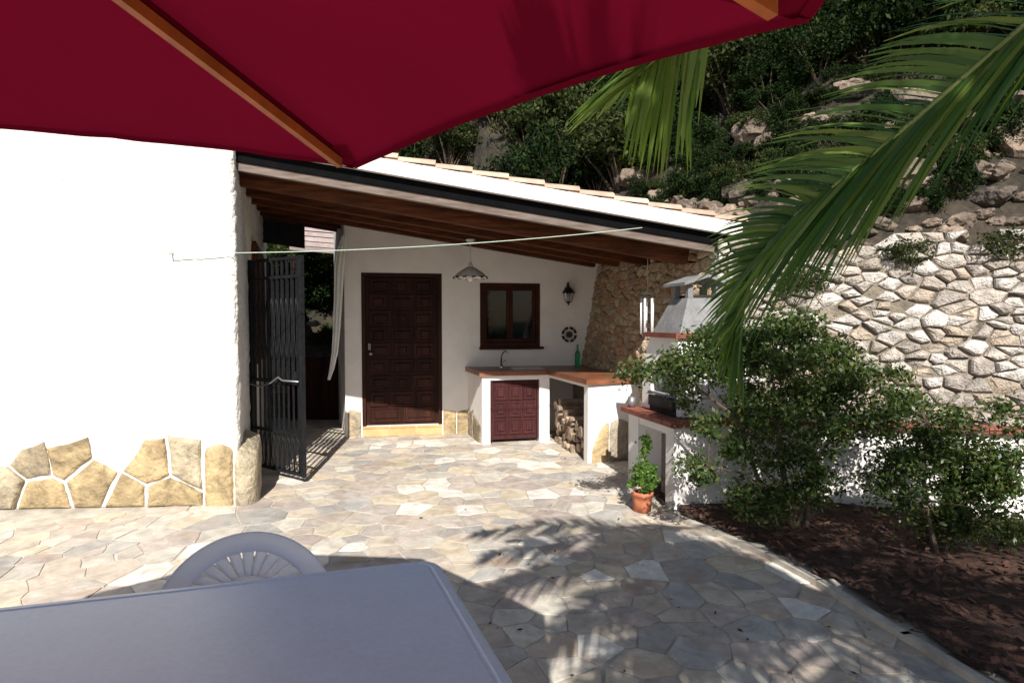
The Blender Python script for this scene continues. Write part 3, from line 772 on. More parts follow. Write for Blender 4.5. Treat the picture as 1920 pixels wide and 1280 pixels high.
# ================================================================== OUTDOOR KITCHEN COUNTER
c0 = fl(877, 819); c1 = fl(904, 833); c2 = fl(1030, 827); c3 = fl(1102, 868)
c0 = Wp(sW(877), 0, .001)
arm = (c2 - c3).normalized(); frt = (c2 - c1).normalized(); armn = Vector((-arm.y, arm.x, 0)); armn = armn if armn.x < 0 else -armn   # towards the patio
def retx(y, h): return 1.73 + (5.42 - y) * .279 + .17 * h
kc_ = thing('kitchen_counter', tuple(c1), 'white plastered L-shaped outdoor counter with brown tiled top under the window', 'counter')
CH = .885
def kbox(name, pts4, h0, h1, m, parent=None):
    b = MB(); b.prism([Vector((p.x, p.y, h0)) for p in pts4], [Vector((p.x, p.y, h1)) for p in pts4]); return b.build(name, m, parent or kc_)
fn = Vector((-frt.y, frt.x, 0)); fn = fn if fn.y > 0 else -fn     # inwards from the front
def lerp(a, b, t): return a + (b - a) * t
fL = (c2 - c1).length
pA = c1 + frt * (fL * (919 - 904) / 126); pB = c1 + frt * (fL * (1011 - 904) / 126)
bl = fn * .1
kbox('end_wall', [c0, c1, pA, c0 + frt * .13], -.02, CH, M['plaster'])
kbox('pillar', [pB, c2, c2 + arm * .5 , pB + fn * .5], -.02, CH, M['plaster'])
kbox('lintel', [pA + frt * .001, pB - frt * .001, pB - frt * .001 + bl, pA + frt * .001 + bl], .825, CH, M['plaster'])
# cabinet door
cdr = MB(); g0 = pA + frt * .012 + fn * .045; g1 = pB - frt * .012 + fn * .045
cw = (g1 - g0).length; cu_ = (g1 - g0).normalized(); ch0, ch1 = .045, .815
cdr.bbox((g0 + g1) / 2 + fn * .012 + zz * ((ch0 + ch1) / 2), cu_ * cw, fn * .024, zz * (ch1 - ch0), b=.003); cab = cdr.build('cabinet_door', M['cab'], kc_)
for i in range(3):
    for j in range(3):
        x0, x1 = .045 + (cw - .06) * i / 3, .03 + (cw - .06) * (i + 1) / 3; y0, y1 = ch0 + .05 + .225 * j + .015, ch0 + .05 + .225 * (j + 1) - .012
        def q(i_, o): return [g0 + cu_ * a - fn * o + zz * b for a, b in ((x0 + i_, y0 + i_), (x1 - i_, y0 + i_), (x1 - i_, y1 - i_), (x0 + i_, y1 - i_))]
        rings = [q(0, 0), q(.004, .016), q(.016, .016), q(.024, .006), q(.042, .006), q(.05, .02)]
        vs = [p for r__ in rings for p in r__]; fs = [(k * 4 + a, k * 4 + (a + 1) % 4, k * 4 + 4 + (a + 1) % 4, k * 4 + 4 + a) for k in range(5) for a in range(4)] + [(20, 21, 22, 23)]
        obj('door_panel', vs, fs, M['cab'], cab)
for a in (0, cw - .02):
    f_ = MB(); f_.box(g0 + cu_ * (a + .01) - fn * .012 + zz * .43, cu_ * .018, fn * .03, zz * .79); f_.build('cabinet_frame', M['cab'], kc_)
f_ = MB(); f_.box((g0 + g1) / 2 - fn * .012 + zz * .815, cu_ * (cw - .045), fn * .03, zz * .016); f_.build('cabinet_frame', M['cab'], kc_)
# arm: end wall facing the patio, narrow jamb, niche
e4 = Vector((retx(c3.y + .22, 0) , c3.y + .20, 0))
ew = (e4 - c3).normalized()
kbox('end_wall', [c3, e4 + ew * .3, e4 + ew * .3 + arm * .11, c3 + arm * .11], -.02, CH, M['plaster'])
nichL = (c2 - c3).length
kbox('niche_lintel', [c3 + arm * .112, c2 - arm * .002, c2 - arm * .002 - armn * .07, c3 + arm * .112 - armn * .07], .845, CH, M['plaster'])
kbox('niche_back', [c3 + arm * .115 - armn * .5, c2 + arm * .4 - armn * .5, c2 + arm * .4 - armn * .55, c3 + arm * .115 - armn * .55], -.02, CH - .003, M['rubm'])
# countertop tiles on a slab
def bil(q, u, v): return (q[0] * (1 - u) + q[1] * u) * (1 - v) + (q[3] * (1 - u) + q[2] * u) * v
T0 = Wp(sW(872), 0, .004); T1 = c1 - frt * .04 - fn * .045; T2 = c2 - fn * .045 + armn * .04; T3 = c3 + armn * .04 - arm * .05; T4 = e4 - arm * .05 + ew * .2
T4.x = retx(T4.y, .9) - .02
bw = c2 + arm * 1.0; tb = (bw - Vector((W0.x, W0.y, 0))); sB = Vector((tb.x, tb.y)).dot(WU); TB = Wp(sB, 0, .004)
TC = Wp(sW(1092), 0, .004); TC.x = retx(TC.y, .9) - .02
for Q, nu, nv in (([T1, T2, TB, T0], 7, 3), ([T3, T4, TC, TB], 3, 7)):
    if Q[0] is T3: Q = [T3, T4, TC, TB]; 
    sl_ = kbox('counter_slab', Q, CH + .001, CH + .045, M['ctile'])
    for i in range(nu):
        for j in range(nv):
            e_ = .006; ps = [bil(Q, (i + a) / nu, (j + b) / nv) for a, b in ((e_, e_), (1 - e_, e_), (1 - e_, 1 - e_), (e_, 1 - e_))]
            kbox('counter_tile', ps, CH + .046, CH + .058, M['ctile'])
# sink and tap
skc = at(988, 688, 7.95); skc.z = CH + .06
sk = MB(); u3, v3 = Vector((WU.x, WU.y, 0)), Vector((WN.x, WN.y, 0))
for (a, b, cx_, cy_) in ((.42, .02, 0, -.15), (.42, .02, 0, .15), (.02, .28, -.2, 0), (.02, .28, .2, 0)):
    sk.box(skc + u3 * cx_ + v3 * cy_, u3 * a, v3 * b, zz * .008)
sk.box(skc - zz * .0005, u3 * .38, v3 * .28, zz * .002); sk.build('sink', M['steel'], kc_)
tpb = at(940, 690, 8.1); tpb.z = CH + .058
tp = MB(); tp.lathe(tpb, [(.028, 0), (.028, .02), (.016, .03), (.014, .06), (.0, .06)], 12)
tp.tube([tpb + zz * .05, tpb + zz * .16, tpb + zz * .21 + u3 * .02 + v3 * .02, tpb + zz * .235 + u3 * .05 + v3 * .06, tpb + zz * .21 + u3 * .07 + v3 * .1], [.012, .012, .011, .011, .012], 10)
tp.tube([tpb + zz * .07, tpb + zz * .1 + u3 * .06], .007, 8); tp.build('tap', M['chrome'], kc_, True)
# yellow stone on the counter sides
def c3f(s, h, o): p = c3 + ew * s; n_ = Vector((ew.y, -ew.x, 0)); n_ = n_ if n_.y < 0 else -n_; return Vector((p.x + n_.x * o, p.y + n_.y * o, h))
clad(kc_, c3f, .05, .27, lambda t: .14 + .3 * math.sin(min(1, t * 1.1) * 1.57), .03, seed=41, edge=.02)
clad(kc_, c3f, .275, .52, lambda t: .43 + .05 * math.sin(t * 3), .03, seed=42, edge=.02)
cs = (c1 - c0); csn = Vector((cs.y, -cs.x, 0)).normalized(); csn = csn if csn.x < 0 else -csn; csd = cs.normalized()
def c0f(s, h, o): p = c0 + csd * s + csn * o; return Vector((p.x, p.y, h))
clad(kc_, c0f, .04, .33, lambda t: .38 - .03 * math.sin(t * 4), .02, seed=43, edge=.02)
clad(kc_, c0f, .335, cs.length - .06, lambda t: .34 - .12 * t, .02, seed=44, edge=.02)

# firewood in the niche: split logs, their ends to the patio
rg = random.Random(9); LG = []
for k in range(900):
    r = rg.choice([.05, .06, .07, .08]) if k < 500 else .042
    s = rg.uniform(.15 + r, nichL - .02 - r * .7); hmax = .30 + .32 * ((s - .12) / (nichL - .12)) ** 1.4
    h = rg.uniform(r * .75, hmax)
    if all((s - q[0]) ** 2 + (h - q[1]) ** 2 > (r + q[2]) ** 2 * .74 for q in LG): LG.append((s, h, r))
for (s, h, r) in LG:
    n = rg.choice([3, 4, 5, 6, 7]); a0 = rg.uniform(0, 6.28); ol = []
    for i in range(n):
        q = a0 + 2 * math.pi * i / n + rg.uniform(-.25, .25); ol.append((math.cos(q) * r * rg.uniform(.85, 1.15), math.sin(q) * r * rg.uniform(.85, 1.15)))
    pr_ = rg.uniform(-.02, .05); base = c3 + arm * s - armn * (.06 - pr_)
    f0 = [base + arm * a + zz * (h + b) for a, b in ol]; f1 = [base - armn * .34 + arm * a * .9 + zz * (h + b * .9) for a, b in ol]
    f00 = [lerp(p, base + zz * h, .12) + armn * .006 for p in f0]
    b = MB(); b.add(f1 + f0 + f00, [tuple(range(n - 1, -1, -1))] + [(i, (i + 1) % n, n + (i + 1) % n, n + i) for i in range(n)] + [(n + i, n + (i + 1) % n, 2 * n + (i + 1) % n, 2 * n + i) for i in range(n)] + [tuple(range(2 * n, 3 * n))])
    o = b.build('firewood_log', M['logend']); tag(o, 'split firewood log stacked in the niche under the counter', 'log', 'firewood logs stacked under the counter')

# green bottle on the counter
bb = at(1083, 684, 8.35); bb.z = CH + .0585
m_ = MB(); m_.lathe(bb, [(0, 0), (.034, 0), (.037, .01), (.037, .17), (.03, .2), (.015, .235), (.013, .29), (.016, .295), (.016, .31), (0, .31)], 16)
tag(m_.build('bottle', M['bottle'], None, True), 'green glass bottle standing on the counter in the corner by the stone wall', 'bottle')

# wall lantern
lc = Wp(sW(1062), hW(1062, 553), .11); lt = thing('wall_lantern', tuple(Wp(sW(1062), lc.z, 0)), 'small dark lantern on the white wall to the right of the window', 'lantern')
m_ = MB(); m_.lathe(lc + zz * .02, [(0, .12), (.012, .11), (.02, .085), (.05, .07), (.085, .02), (.09, .0), (.075, .0)], 6); m_.build('lantern_cap', M['iron'], lt)
m_ = MB(); m_.lathe(lc, [(.07, .02), (.04, -.1)], 6); m_.build('lantern_glass', M['lampglass'], lt)
m_ = MB()
for k in range(6):
    q = k * math.pi / 3; m_.tube([lc + Vector((.073 * math.cos(q), .073 * math.sin(q), .02)), lc + Vector((.042 * math.cos(q), .042 * math.sin(q), -.1))], .004, 4)
m_.lathe(lc, [(.045, -.1), (.045, -.108), (.015, -.12), (.012, -.14), (0, -.155)], 8); m_.build('lantern_frame', M['iron'], lt)
m_ = MB(); b0 = Wp(sW(1062) - .0, lc.z + .02, .0); m_.tube([b0 + zz * .04, lerp(b0, lc, .4) + zz * .16, lc + zz * .17, lc + zz * .13], .008, 8); m_.bbox(b0 + zz * .03, u3 * .06, v3 * .02, zz * .12); m_.build('lantern_bracket', M['iron'], lt)

# ceramic wall ornament
oc_s, oc_h = sW(1067), hW(1067, 627); orn = thing('wall_ornament', tuple(Wp(oc_s, oc_h, 0)), 'round dark openwork ceramic ornament on the wall above the counter', 'wall ornament')
def ring_part(r0, r1, a0, a1, name):
    vs = []; fs = []; n = 6
    for i in range(n + 1):
        q = a0 + (a1 - a0) * i / n
        for r, o in ((r0, .002), (r0, .016), (r1, .016), (r1, .002)): vs.append(Wp(oc_s + r * math.cos(q), oc_h + r * math.sin(q), o))
    for i in range(n):
        for k in range(3): fs.append((i * 4 + k, i * 4 + k + 1, i * 4 + k + 5, i * 4 + k + 4))
    fs += [(0, 1, 2, 3), (n * 4 + 3, n * 4 + 2, n * 4 + 1, n * 4)]
    obj(name, vs, fs, M['ceramd'], orn)
for k in range(8):
    a = k * math.pi / 4 + (.10 if k % 2 == 0 else .03); ring_part(.078, .115, a + .06, a + math.pi / 4 - .10, 'ring_segment')
ring_part(.0, .045, 0, math.pi, 'centre_disc'); ring_part(.0, .045, math.pi, 2 * math.pi, 'centre_disc')
ring_part(.058, .064, 0, 2 * math.pi, 'inner_ring')

# pendant lamp
lx = at(882, 510, 7.05); tz = rb(lx.x, lx.y); pl = thing('pendant_lamp', (lx.x, lx.y, tz), 'white scalloped pendant lamp hanging from a rafter in front of the wall', 'lamp')
shz = lx.z - .08; m_ = MB(); n = 48; prof = [(.028, .145), (.045, .138), (.07, .125), (.10, .105), (.14, .08), (.17, .05), (.19, .028), (.208, .01)]
vs = []; 
for r, h in prof:
    for k in range(n):
        q = 2 * math.pi * k / n; rp = 1 + .035 * math.cos(q * 12) * (r / .2) ** 2; vs.append(Vector((lx.x + r * rp * math.cos(q), lx.y + r * rp * math.sin(q), shz + h + (.006 * math.cos(q * 12) if r > .19 else 0))))
fs = [(i * n + k, i * n + (k + 1) % n, (i + 1) * n + (k + 1) % n, (i + 1) * n + k) for i in range(len(prof) - 1) for k in range(n)]
obj('lamp_shade', vs, fs, M['ceram'], pl, True)
for k in range(12):
    q = 2 * math.pi * (k + .5) / 12; m_ = MB(); c = Vector((lx.x + .205 * math.cos(q), lx.y + .205 * math.sin(q), shz + .012)); tg = Vector((-math.sin(q), math.cos(q), 0))
    m_.box(c, tg * .045, Vector((math.cos(q), math.sin(q), 0)) * .012, zz * .02); m_.build('rim_motif', M['ceramd'], pl)
m_ = MB(); m_.tube([(lx.x, lx.y, shz + .14), (lx.x, lx.y, tz - .01)], .008, 8); m_.build('lamp_rod', M['ceram'], pl, True)
m_ = MB(); m_.lathe((lx.x, lx.y, tz), [(0, -.035), (.03, -.033), (.055, -.015), (.058, 0)], 18); m_.build('ceiling_rose', M['ceram'], pl, True)
m_ = MB(); m_.lathe((lx.x, lx.y, shz + .14), [(.012, .06), (.024, .04), (.03, .01)], 14); m_.build('rod_collar', M['ceram'], pl, True)
m_ = MB(); m_.lathe((lx.x, lx.y, shz), [(0, -.035), (.02, -.03), (.033, -.008), (.03, .02), (.015, .05), (.014, .09)], 16); m_.build('bulb', M['bulb'], pl, True)

# wind chime
wc = at(1214, 551, 6.35); wt = thing('wind_chime', tuple(wc), 'metal wind chime with five white tubes hanging under the porch roof edge', 'wind chime')
m_ = MB(); m_.lathe(wc, [(0, .012), (.085, .012), (.09, .006), (.085, 0), (0, 0)], 20); m_.build('top_disc', M['greymetal'], wt, True)
m_ = MB(); m_.tube([wc + zz * .01, (wc.x, wc.y, rb(wc.x, wc.y) + .1)], .004, 5)
for k in range(5):
    q = k * 2 * math.pi / 5 + .3; c = wc + Vector((.065 * math.cos(q), .065 * math.sin(q), 0)); l = [.42, .45, .38, .40, .43][k]
    m_.tube([c, c - zz * .06], .0015, 4)
    t_ = MB(); t_.tube([c - zz * .05, c - zz * (.05 + l)], .0125, 10); t_.build('chime_tube', M['alu'], wt, True)
m_.tube([wc, wc - zz * .3], .0015, 4); m_.build('cord', M['rope'], wt)
m_ = MB(); m_.lathe(wc - zz * .3, [(0, .012), (.03, .012), (.03, 0), (0, 0)], 14); m_.build('striker', M['wfr'], wt, True)

# ================================================================== BARBECUE
A = fl(1178, 905); B = fl(1262, 955); fb = (A - B); bD = fb.length; fb.normalize(); eb = Vector((.977, .215, 0)).normalized(); BW = .86
bq = thing('barbecue', tuple(B), 'white masonry barbecue with red brick shelf and grey tapered hood', 'barbecue')
def bp_(e, f, h): return B + eb * e + fb * f + zz * h
def bbx(name, e0, e1, f0, f1, h0, h1, m, parent=None, bev=.004):
    b = MB(); b.bbox(bp_((e0 + e1) / 2, (f0 + f1) / 2, (h0 + h1) / 2), eb * (e1 - e0), fb * (f1 - f0), zz * (h1 - h0), b=bev); return b.build(name, m, parent or bq)
bbx('base_pier', 0, BW, 0, .13, -.02, .69, M['plaster'], bev=.008); bbx('base_pier', 0, BW, bD - .2, bD, -.02, .69, M['plaster'], bev=.008)
bbx('base_back', .30, .38, .131, bD - .201, -.02, .69, M['plaster']); bbx('base_lintel', .01, .29, .131, bD - .201, .62, .69, M['plaster'])
bbx('base_slat', .03, .045, .14, .26, .08, .60, M['strip'])
bbx('shelf_slab', -.03, BW + .02, -.03, bD + .03, .691, .705, M['mortar'])
for i in range(6):
    f0 = -.06 + (bD + .12) * i / 6; f1 = -.06 + (bD + .12) * (i + 1) / 6
    bbx('shelf_brick', -.06, .10, f0 + .004, f1 - .004, .706, .752, M['redslab'])
for i in range(5):
    e0 = .104 + (BW - .06) * i / 5; e1 = .104 + (BW - .06) * (i + 1) / 5
    bbx('shelf_brick', e0 + .002, e1 - .004, -.06, .10, .706, .752, M['redslab'])
bbx('shelf_top', .104, BW + .02, .104, bD + .05, .706, .745, M['redslab'])
# firebox: open towards the patio
FB0, FB1 = .12, bD - .02
bbx('firebox_wall', .13, BW - .02, FB0, FB0 + .07, .753, 1.12, M['plaster'], bev=.006)
bbx('firebox_wall', .13, BW - .02, FB1 - .17, FB1, .753, 1.12, M['plaster'], bev=.006)
bbx('firebox_back', BW - .14, BW - .021, FB0 + .071, FB1 - .171, .753, 1.12, M['soot'])
bbx('firebox_floor', .12, BW - .141, FB0 + .071, FB1 - .171, .746, .80, M['soot'])
bbx('ash_tray', .10, .16, FB0 + .08, FB1 - .18, .801, .90, M['iron'])
for i in range(9):
    f = FB0 + .1 + (FB1 - FB0 - .3) * i / 8; b = MB(); b.tube([bp_(.1, f, .93), bp_(.62, f, .93)], .005, 5); b.build('grill_bar', M['greymetal'], bq)
bbx('grill_rail', .09, .102, FB0 + .08, FB1 - .18, .925, .94, M['greymetal'])
CE, CF = (.13 + BW - .02) / 2, (FB0 + FB1) / 2
def frus(name, h0, h1, e0, f0, e1, f1, m, parent=None, cap=True):
    a = [bp_(CE + s * e0, CF + t * f0, h0) for s, t in ((-1, -1), (1, -1), (1, 1), (-1, 1))]; b_ = [bp_(CE + s * e1, CF + t * f1, h1) for s, t in ((-1, -1), (1, -1), (1, 1), (-1, 1))]
    q = MB(); q.prism(a, b_); return q.build(name, m, parent or bq)
he, hf = (BW - .15) / 2, (FB1 - FB0) / 2
frus('lower_hood', 1.121, 1.44, he, hf, he * .93, hf * .72, M['plaster'])
frus('hood_ledge', 1.441, 1.485, he * 1.06, hf * .86, he * 1.06, hf * .86, M['redslab'])
frus('hood', 1.486, 1.80, he * .86, hf * .70, he * .48, hf * .40, M['cement'])
ce, cf = he * .48, hf * .40
for sg in (-1, 1):
    for tg in (-1, 1):
        a = bp_(CE + sg * (ce - .03), CF + tg * (cf - .03), 1.80); q = MB(); q.bbox(a + zz * .06, eb * .05, fb * .05, zz * .118, b=.003); q.build('chimney_post', M['cement'], bq)
frus('flue', 1.801, 1.83, ce * .7, cf * .7, ce * .7, cf * .7, M['soot'])
for sg in (-1, 1):
    q = MB(); a0 = bp_(CE, CF - cf - .05, 1.985); a1 = bp_(CE, CF + cf + .05, 1.985); o_ = eb * sg * (ce + .06) - zz * .075
    k0, k1 = a0 + eb * sg * .001, a1 + eb * sg * .001
    q.prism([k0, k1, k1 + o_, k0 + o_], [p + zz * .028 for p in (k0, k1, k1 + o_, k0 + o_)]); q.build('chimney_cap', M['cement'], bq)
# small grey can on the shelf
q = MB(); cp = bp_(.02, bD - .02, .753); q.lathe(cp, [(0, 0), (.034, 0), (.036, .1), (.030, .1), (.028, .02)], 14)
tag(q.build('metal_can', M['greymetal'], None, True), 'small grey metal can on the left end of the brick barbecue shelf', 'can')

# low white wall that continues to the right of the barbecue
lw = thing('low_wall', tuple(B + eb * BW), 'low white plastered wall behind the bush to the right of the barbecue', 'low wall')
wp0 = B + eb * (BW + .002) + fb * .06; wdir = Vector((.96, -.28, 0)).normalized(); wn_ = Vector((wdir.y, -wdir.x, 0))
q = MB(); q.prism([wp0, wp0 + wdir * 3.2, wp0 + wdir * 3.2 - wn_ * .5, wp0 - wn_ * .5 + eb * .1], [p + zz * .69 for p in (wp0, wp0 + wdir * 3.2, wp0 + wdir * 3.2 - wn_ * .5, wp0 - wn_ * .5 + eb * .1)]); q.build('wall', M['plaster'], lw)
for i in range(15):
    c = wp0 + wdir * (.1 + i * .212) + zz * .716; q = MB(); q.bbox(c - wn_ * .06, wdir * .205, wn_ * .2, zz * .046); q.build('coping_brick', M['redslab'], lw)

# ================================================================== UMBRELLA
V1 = fl(668, 308, 2.0); V2 = fl(1522, 18, 2.0)
sd = (V2 - V1).length; Rr = sd / (2 * math.sin(math.pi / 8)); mid_ = (V1 + V2) / 2; ap = math.sqrt(Rr ** 2 - sd ** 2 / 4)
nn_ = Vector(((V2 - V1).y, -(V2 - V1).x, 0)).normalized(); nn_ = nn_ if nn_.dot(Vector((-1, -1, 0))) > 0 else -nn_
UC = mid_ + nn_ * ap; UC.z = 0
a1_ = math.atan2((V1 - UC).y, (V1 - UC).x)
um = thing('parasol', tuple(UC), 'big crimson parasol with orange wooden ribs shading the table in the foreground', 'parasol')
RIMH = 2.0; KT = .13; TILT = KT * ap; TOPH = 2.16 + TILT
def corner(k, rr=1.0, h=0):
    a = a1_ - k * math.pi / 4; x_, y_ = UC.x + Rr * rr * math.cos(a), UC.y + Rr * rr * math.sin(a)
    z = RIMH + KT * ((x_ - V1.x) * nn_.x + (y_ - V1.y) * nn_.y) + .16 * (1 - rr); return Vector((x_, y_, z + h))
for k in range(8):
    n1, n2 = 14, 16; vs = []; fs = []
    for i in range(n1 + 1):
        r = i / n1
        for j in range(n2 + 1):
            t = j / n2; p = corner(k, r).lerp(corner(k + 1, r), t); bow = 4 * t * (1 - t)
            pull = bow ** .8 * .012 * r ** 3                # scalloped hem
            inward = (Vector((UC.x, UC.y, 0)) - Vector((p.x, p.y, 0)))
            if inward.length > 0: p += inward.normalized() * pull
            p.z += bow * .008 * r + .005 * noise.noise(p * 2.2) + .0035 * r * noise.noise(Vector((t * 11 + k * 3, r * 1.5, k))) - .012 * (1 - bow) * r ** 8
            vs.append(p)
    for i in range(n1):
        for j in range(n2): fs.append((i * (n2 + 1) + j, (i + 1) * (n2 + 1) + j, (i + 1) * (n2 + 1) + j + 1, i * (n2 + 1) + j + 1))
    o = obj('canopy_panel', vs, fs, M['canopy'], um, True)
    q = MB(); ps = [corner(k, u, -.006) for u in np.linspace(.05, .97, 12)]; q.tube(ps, .006, 5); q.build('seam', M['canopy'], o)
    # hem strip along the rim
    hm = MB(); last = [vs[n1 * (n2 + 1) + j] for j in range(n2 + 1)]
    for a, b in zip(last[:-1], last[1:]): 
        cdir = (Vector((UC.x, UC.y, a.z)) - a).normalized(); hm.add([a - zz * .004, b - zz * .004, b - zz * .003 + cdir * .022, a - zz * .003 + cdir * .022], [(0, 1, 2, 3)])
    hm.build('hem', M['canopy'], o)
    q = MB(); ps = [corner(k, t_, -.028 - .006 * math.sin(t_ * 3)) for t_ in (.03, .3, .6, .955)]; d = ps[-1] - ps[0]; sdv = Vector((-d.y, d.x, 0)).normalized()
    q.bbox((ps[0] + ps[-1]) / 2, sdv * .016, zz * .022, d, b=.004); q.build('rib', M['ribwood'], um)
    q = MB(); c = corner(k, .965, -.012); cd = (corner(k) - corner(k, .9)).normalized(); q.add([c - sdv * .05 - cd * .06 , c + sdv * .05 - cd * .06, c + sdv * .012 + cd * .045, c - sdv * .012 + cd * .045], [(0, 1, 2, 3)]); q.build('rib_pocket', M['canopy'], um)
    q = MB(); a = corner(k, .45, -.04); b = Vector((UC.x, UC.y, 1.78)); b += (a - b).normalized() * .05; q.tube([a, b], .008, 6); q.build('strut', M['ribwood'], um)
q = MB(); q.tube([(UC.x, UC.y, .05), (UC.x, UC.y, TOPH - .02)], .022, 14); q.build('pole', M['ribwood'], um, True)
q = MB(); q.lathe((UC.x, UC.y, 1.72), [(.024, 0), (.05, 0), (.05, .08), (.024, .08)], 16); q.lathe((UC.x, UC.y, TOPH - .07), [(.024, 0), (.05, 0), (.05, .05), (.0, .05)], 16); q.build('hub', M['ribwood'], um, True)
q = MB(); q.lathe((UC.x, UC.y, 0), [(0, 0), (.26, 0), (.27, .02), (.25, .06), (.06, .08), (.045, .25), (.02, .26)], 28); q.build('base', M['mortar'], um, True)

# ================================================================== TABLE AND CHAIR
TA = fl(818, 1046, .72); tb_ = Vector((-.962, -.272, 0)).normalized(); ta_ = Vector((.36, -.933, 0)).normalized()
tbp = Vector((-ta_.y * -1, 0, 0))
TL, TW, TR = 1.48, .92, .075
tbl = thing('garden_table', tuple(TA), 'pale white garden table in the shade of the parasol in the foreground', 'table')
def tp_(a, b, h): p = TA + tb_ * a + ta_ * b; return Vector((p.x, p.y, h))
def outline(ins, h, rad):
    ps = []
    for (ca, cb, q0) in ((rad, rad, 180), (TL - rad, rad, 270), (TL - rad, TW - rad, 0), (rad, TW - rad, 90)):
        for k in range(9):
            q = R(q0 + 90 * k / 8); r = rad - ins; ps.append(tp_(ca + r * math.cos(q), cb + r * math.sin(q), h))
    return ps
rings = [outline(.012, .690, TR), outline(0, .698, TR), outline(0, .712, TR), outline(.004, .7175, TR), outline(.012, .72, TR), outline(.03, .7212, TR), outline(.036, .7185, TR), outline(.042, .7185, TR), outline(.048, .7206, TR)]
n = len(rings[0]); vs = [p for r in rings for p in r]; fs = [(k * n + i, k * n + (i + 1) % n, (k + 1) * n + (i + 1) % n, (k + 1) * n + i) for k in range(8) for i in range(n)] + [tuple(8 * n + i for i in range(n)), tuple(range(n - 1, -1, -1))]
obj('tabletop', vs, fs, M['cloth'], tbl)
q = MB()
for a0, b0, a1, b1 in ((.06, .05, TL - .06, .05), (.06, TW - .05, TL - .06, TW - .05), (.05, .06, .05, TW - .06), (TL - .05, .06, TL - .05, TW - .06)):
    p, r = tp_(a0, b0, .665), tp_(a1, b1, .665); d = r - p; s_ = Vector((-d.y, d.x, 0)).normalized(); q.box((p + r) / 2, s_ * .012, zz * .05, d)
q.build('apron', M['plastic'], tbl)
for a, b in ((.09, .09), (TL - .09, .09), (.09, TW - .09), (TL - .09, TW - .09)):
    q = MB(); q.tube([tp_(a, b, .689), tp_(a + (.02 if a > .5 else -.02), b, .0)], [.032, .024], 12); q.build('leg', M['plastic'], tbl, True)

cb_ = at(466, 1040, 2.19); chair = thing('plastic_chair', (cb_.x, cb_.y, 0), 'white moulded plastic chair with slotted fan back pushed in behind the table', 'chair')
cf_ = ta_; cs_ = -tb_            # forward towards the table, sideways
def cp_(x, f, h): p = Vector((cb_.x, cb_.y, 0)) + cs_ * x + cf_ * f; return Vector((p.x, p.y, h))
def back(th, rho, th_=0):
    x = .295 * math.cos(th) * rho; h = .585 + .218 * math.sin(th) * rho ; f = .085 * (x / .29) ** 2 - .30 * (h - .80); return cp_(x, f + th_, h)
def shell(name, a0, a1, r0, r1, na, nr, round_=False):
    vs = []; fs = []
    for i in range(na + 1):
        th = a0 + (a1 - a0) * i / na
        for j in range(nr + 1):
            rho = r0 + (r1 - r0) * j / nr; off = .014 * ((2 * j / nr - 1) ** 2) if round_ else 0
            vs.append(back(th, rho, off)); 
    m1 = len(vs)
    for i in range(na + 1):
        th = a0 + (a1 - a0) * i / na
        for j in range(nr + 1):
            rho = r0 + (r1 - r0) * j / nr; off = .014 * ((2 * j / nr - 1) ** 2) if round_ else 0
            vs.append(back(th, rho, off - .008))
    for i in range(na):
        for j in range(nr):
            k = i * (nr + 1) + j; fs += [(k, k + nr + 1, k + nr + 2, k + 1), (m1 + k, m1 + k + 1, m1 + k + nr + 2, m1 + k + nr + 1)]
    edge = [i * (nr + 1) for i in range(na + 1)] + [na * (nr + 1) + j for j in range(1, nr + 1)] + [i * (nr + 1) + nr for i in range(na - 1, -1, -1)] + [j for j in range(nr - 1, 0, -1)]
    for a, b in zip(edge, edge[1:] + edge[:1]): fs.append((a, b, m1 + b, m1 + a))
    return obj(name, vs, fs, M['plastic'], chair, True)
shell('back_rim', -.25, math.pi + .25, .70, 1.0, 48, 6, True)
nsl = 13
for k in range(nsl):
    a0 = math.pi * (k + .07) / nsl; a1 = math.pi * (k + .93) / nsl
    a0 = math.pi * k / nsl + .017; a1 = math.pi * (k + 1) / nsl - .017
    shell('back_slat', a0, a1, .30, .705, 3, 4)
shell('back_centre', -.3, math.pi + .3, .05, .305, 16, 2)
q = MB()
for sg in (-1, 1):
    ps = [back(-.2 if sg > 0 else math.pi + .2, .88), cp_(sg * .295, .12, .64), cp_(sg * .30, .28, .655), cp_(sg * .295, .42, .62), cp_(sg * .285, .46, .45)]
    q = MB(); q.tube(ps, [.02, .024, .026, .024, .02], 10); q.build('armrest', M['plastic'], chair, True)
    for f0_, f1_ in ((.10, .02), (.46, .50)):
        q = MB(); q.tube([cp_(sg * .25, f0_, .45), cp_(sg * .28, f1_, .0)], [.03, .02], 8); q.build('leg', M['plastic'], chair, True)
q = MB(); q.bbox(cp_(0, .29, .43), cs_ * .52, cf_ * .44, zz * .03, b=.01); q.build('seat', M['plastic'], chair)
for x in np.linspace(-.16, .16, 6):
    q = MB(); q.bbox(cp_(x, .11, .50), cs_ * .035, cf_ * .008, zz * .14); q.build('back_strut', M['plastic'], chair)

# ================================================================== CLOTHES LINE
p0 = at(1204, 427, 5.50); p1 = at(318, 475, 4.95)
cl_ = thing('clothes_line', tuple(p0), 'thin pale green clothes line stretched from the porch roof edge to the white house', 'clothes line')
q = MB(); ps = [p0.lerp(p1, t) - zz * .06 * 4 * t * (1 - t) for t in np.linspace(0, 1, 25)]; q.tube(ps, .004, 6); q.build('cord', M['rope'], cl_, True)
q = MB(); q.tube([p1, p1 + Vector((-.01, .03, .005)), p1 + Vector((-.01, .1, .005))], .007, 6); q.build('hook', M['greymetal'], cl_, True)

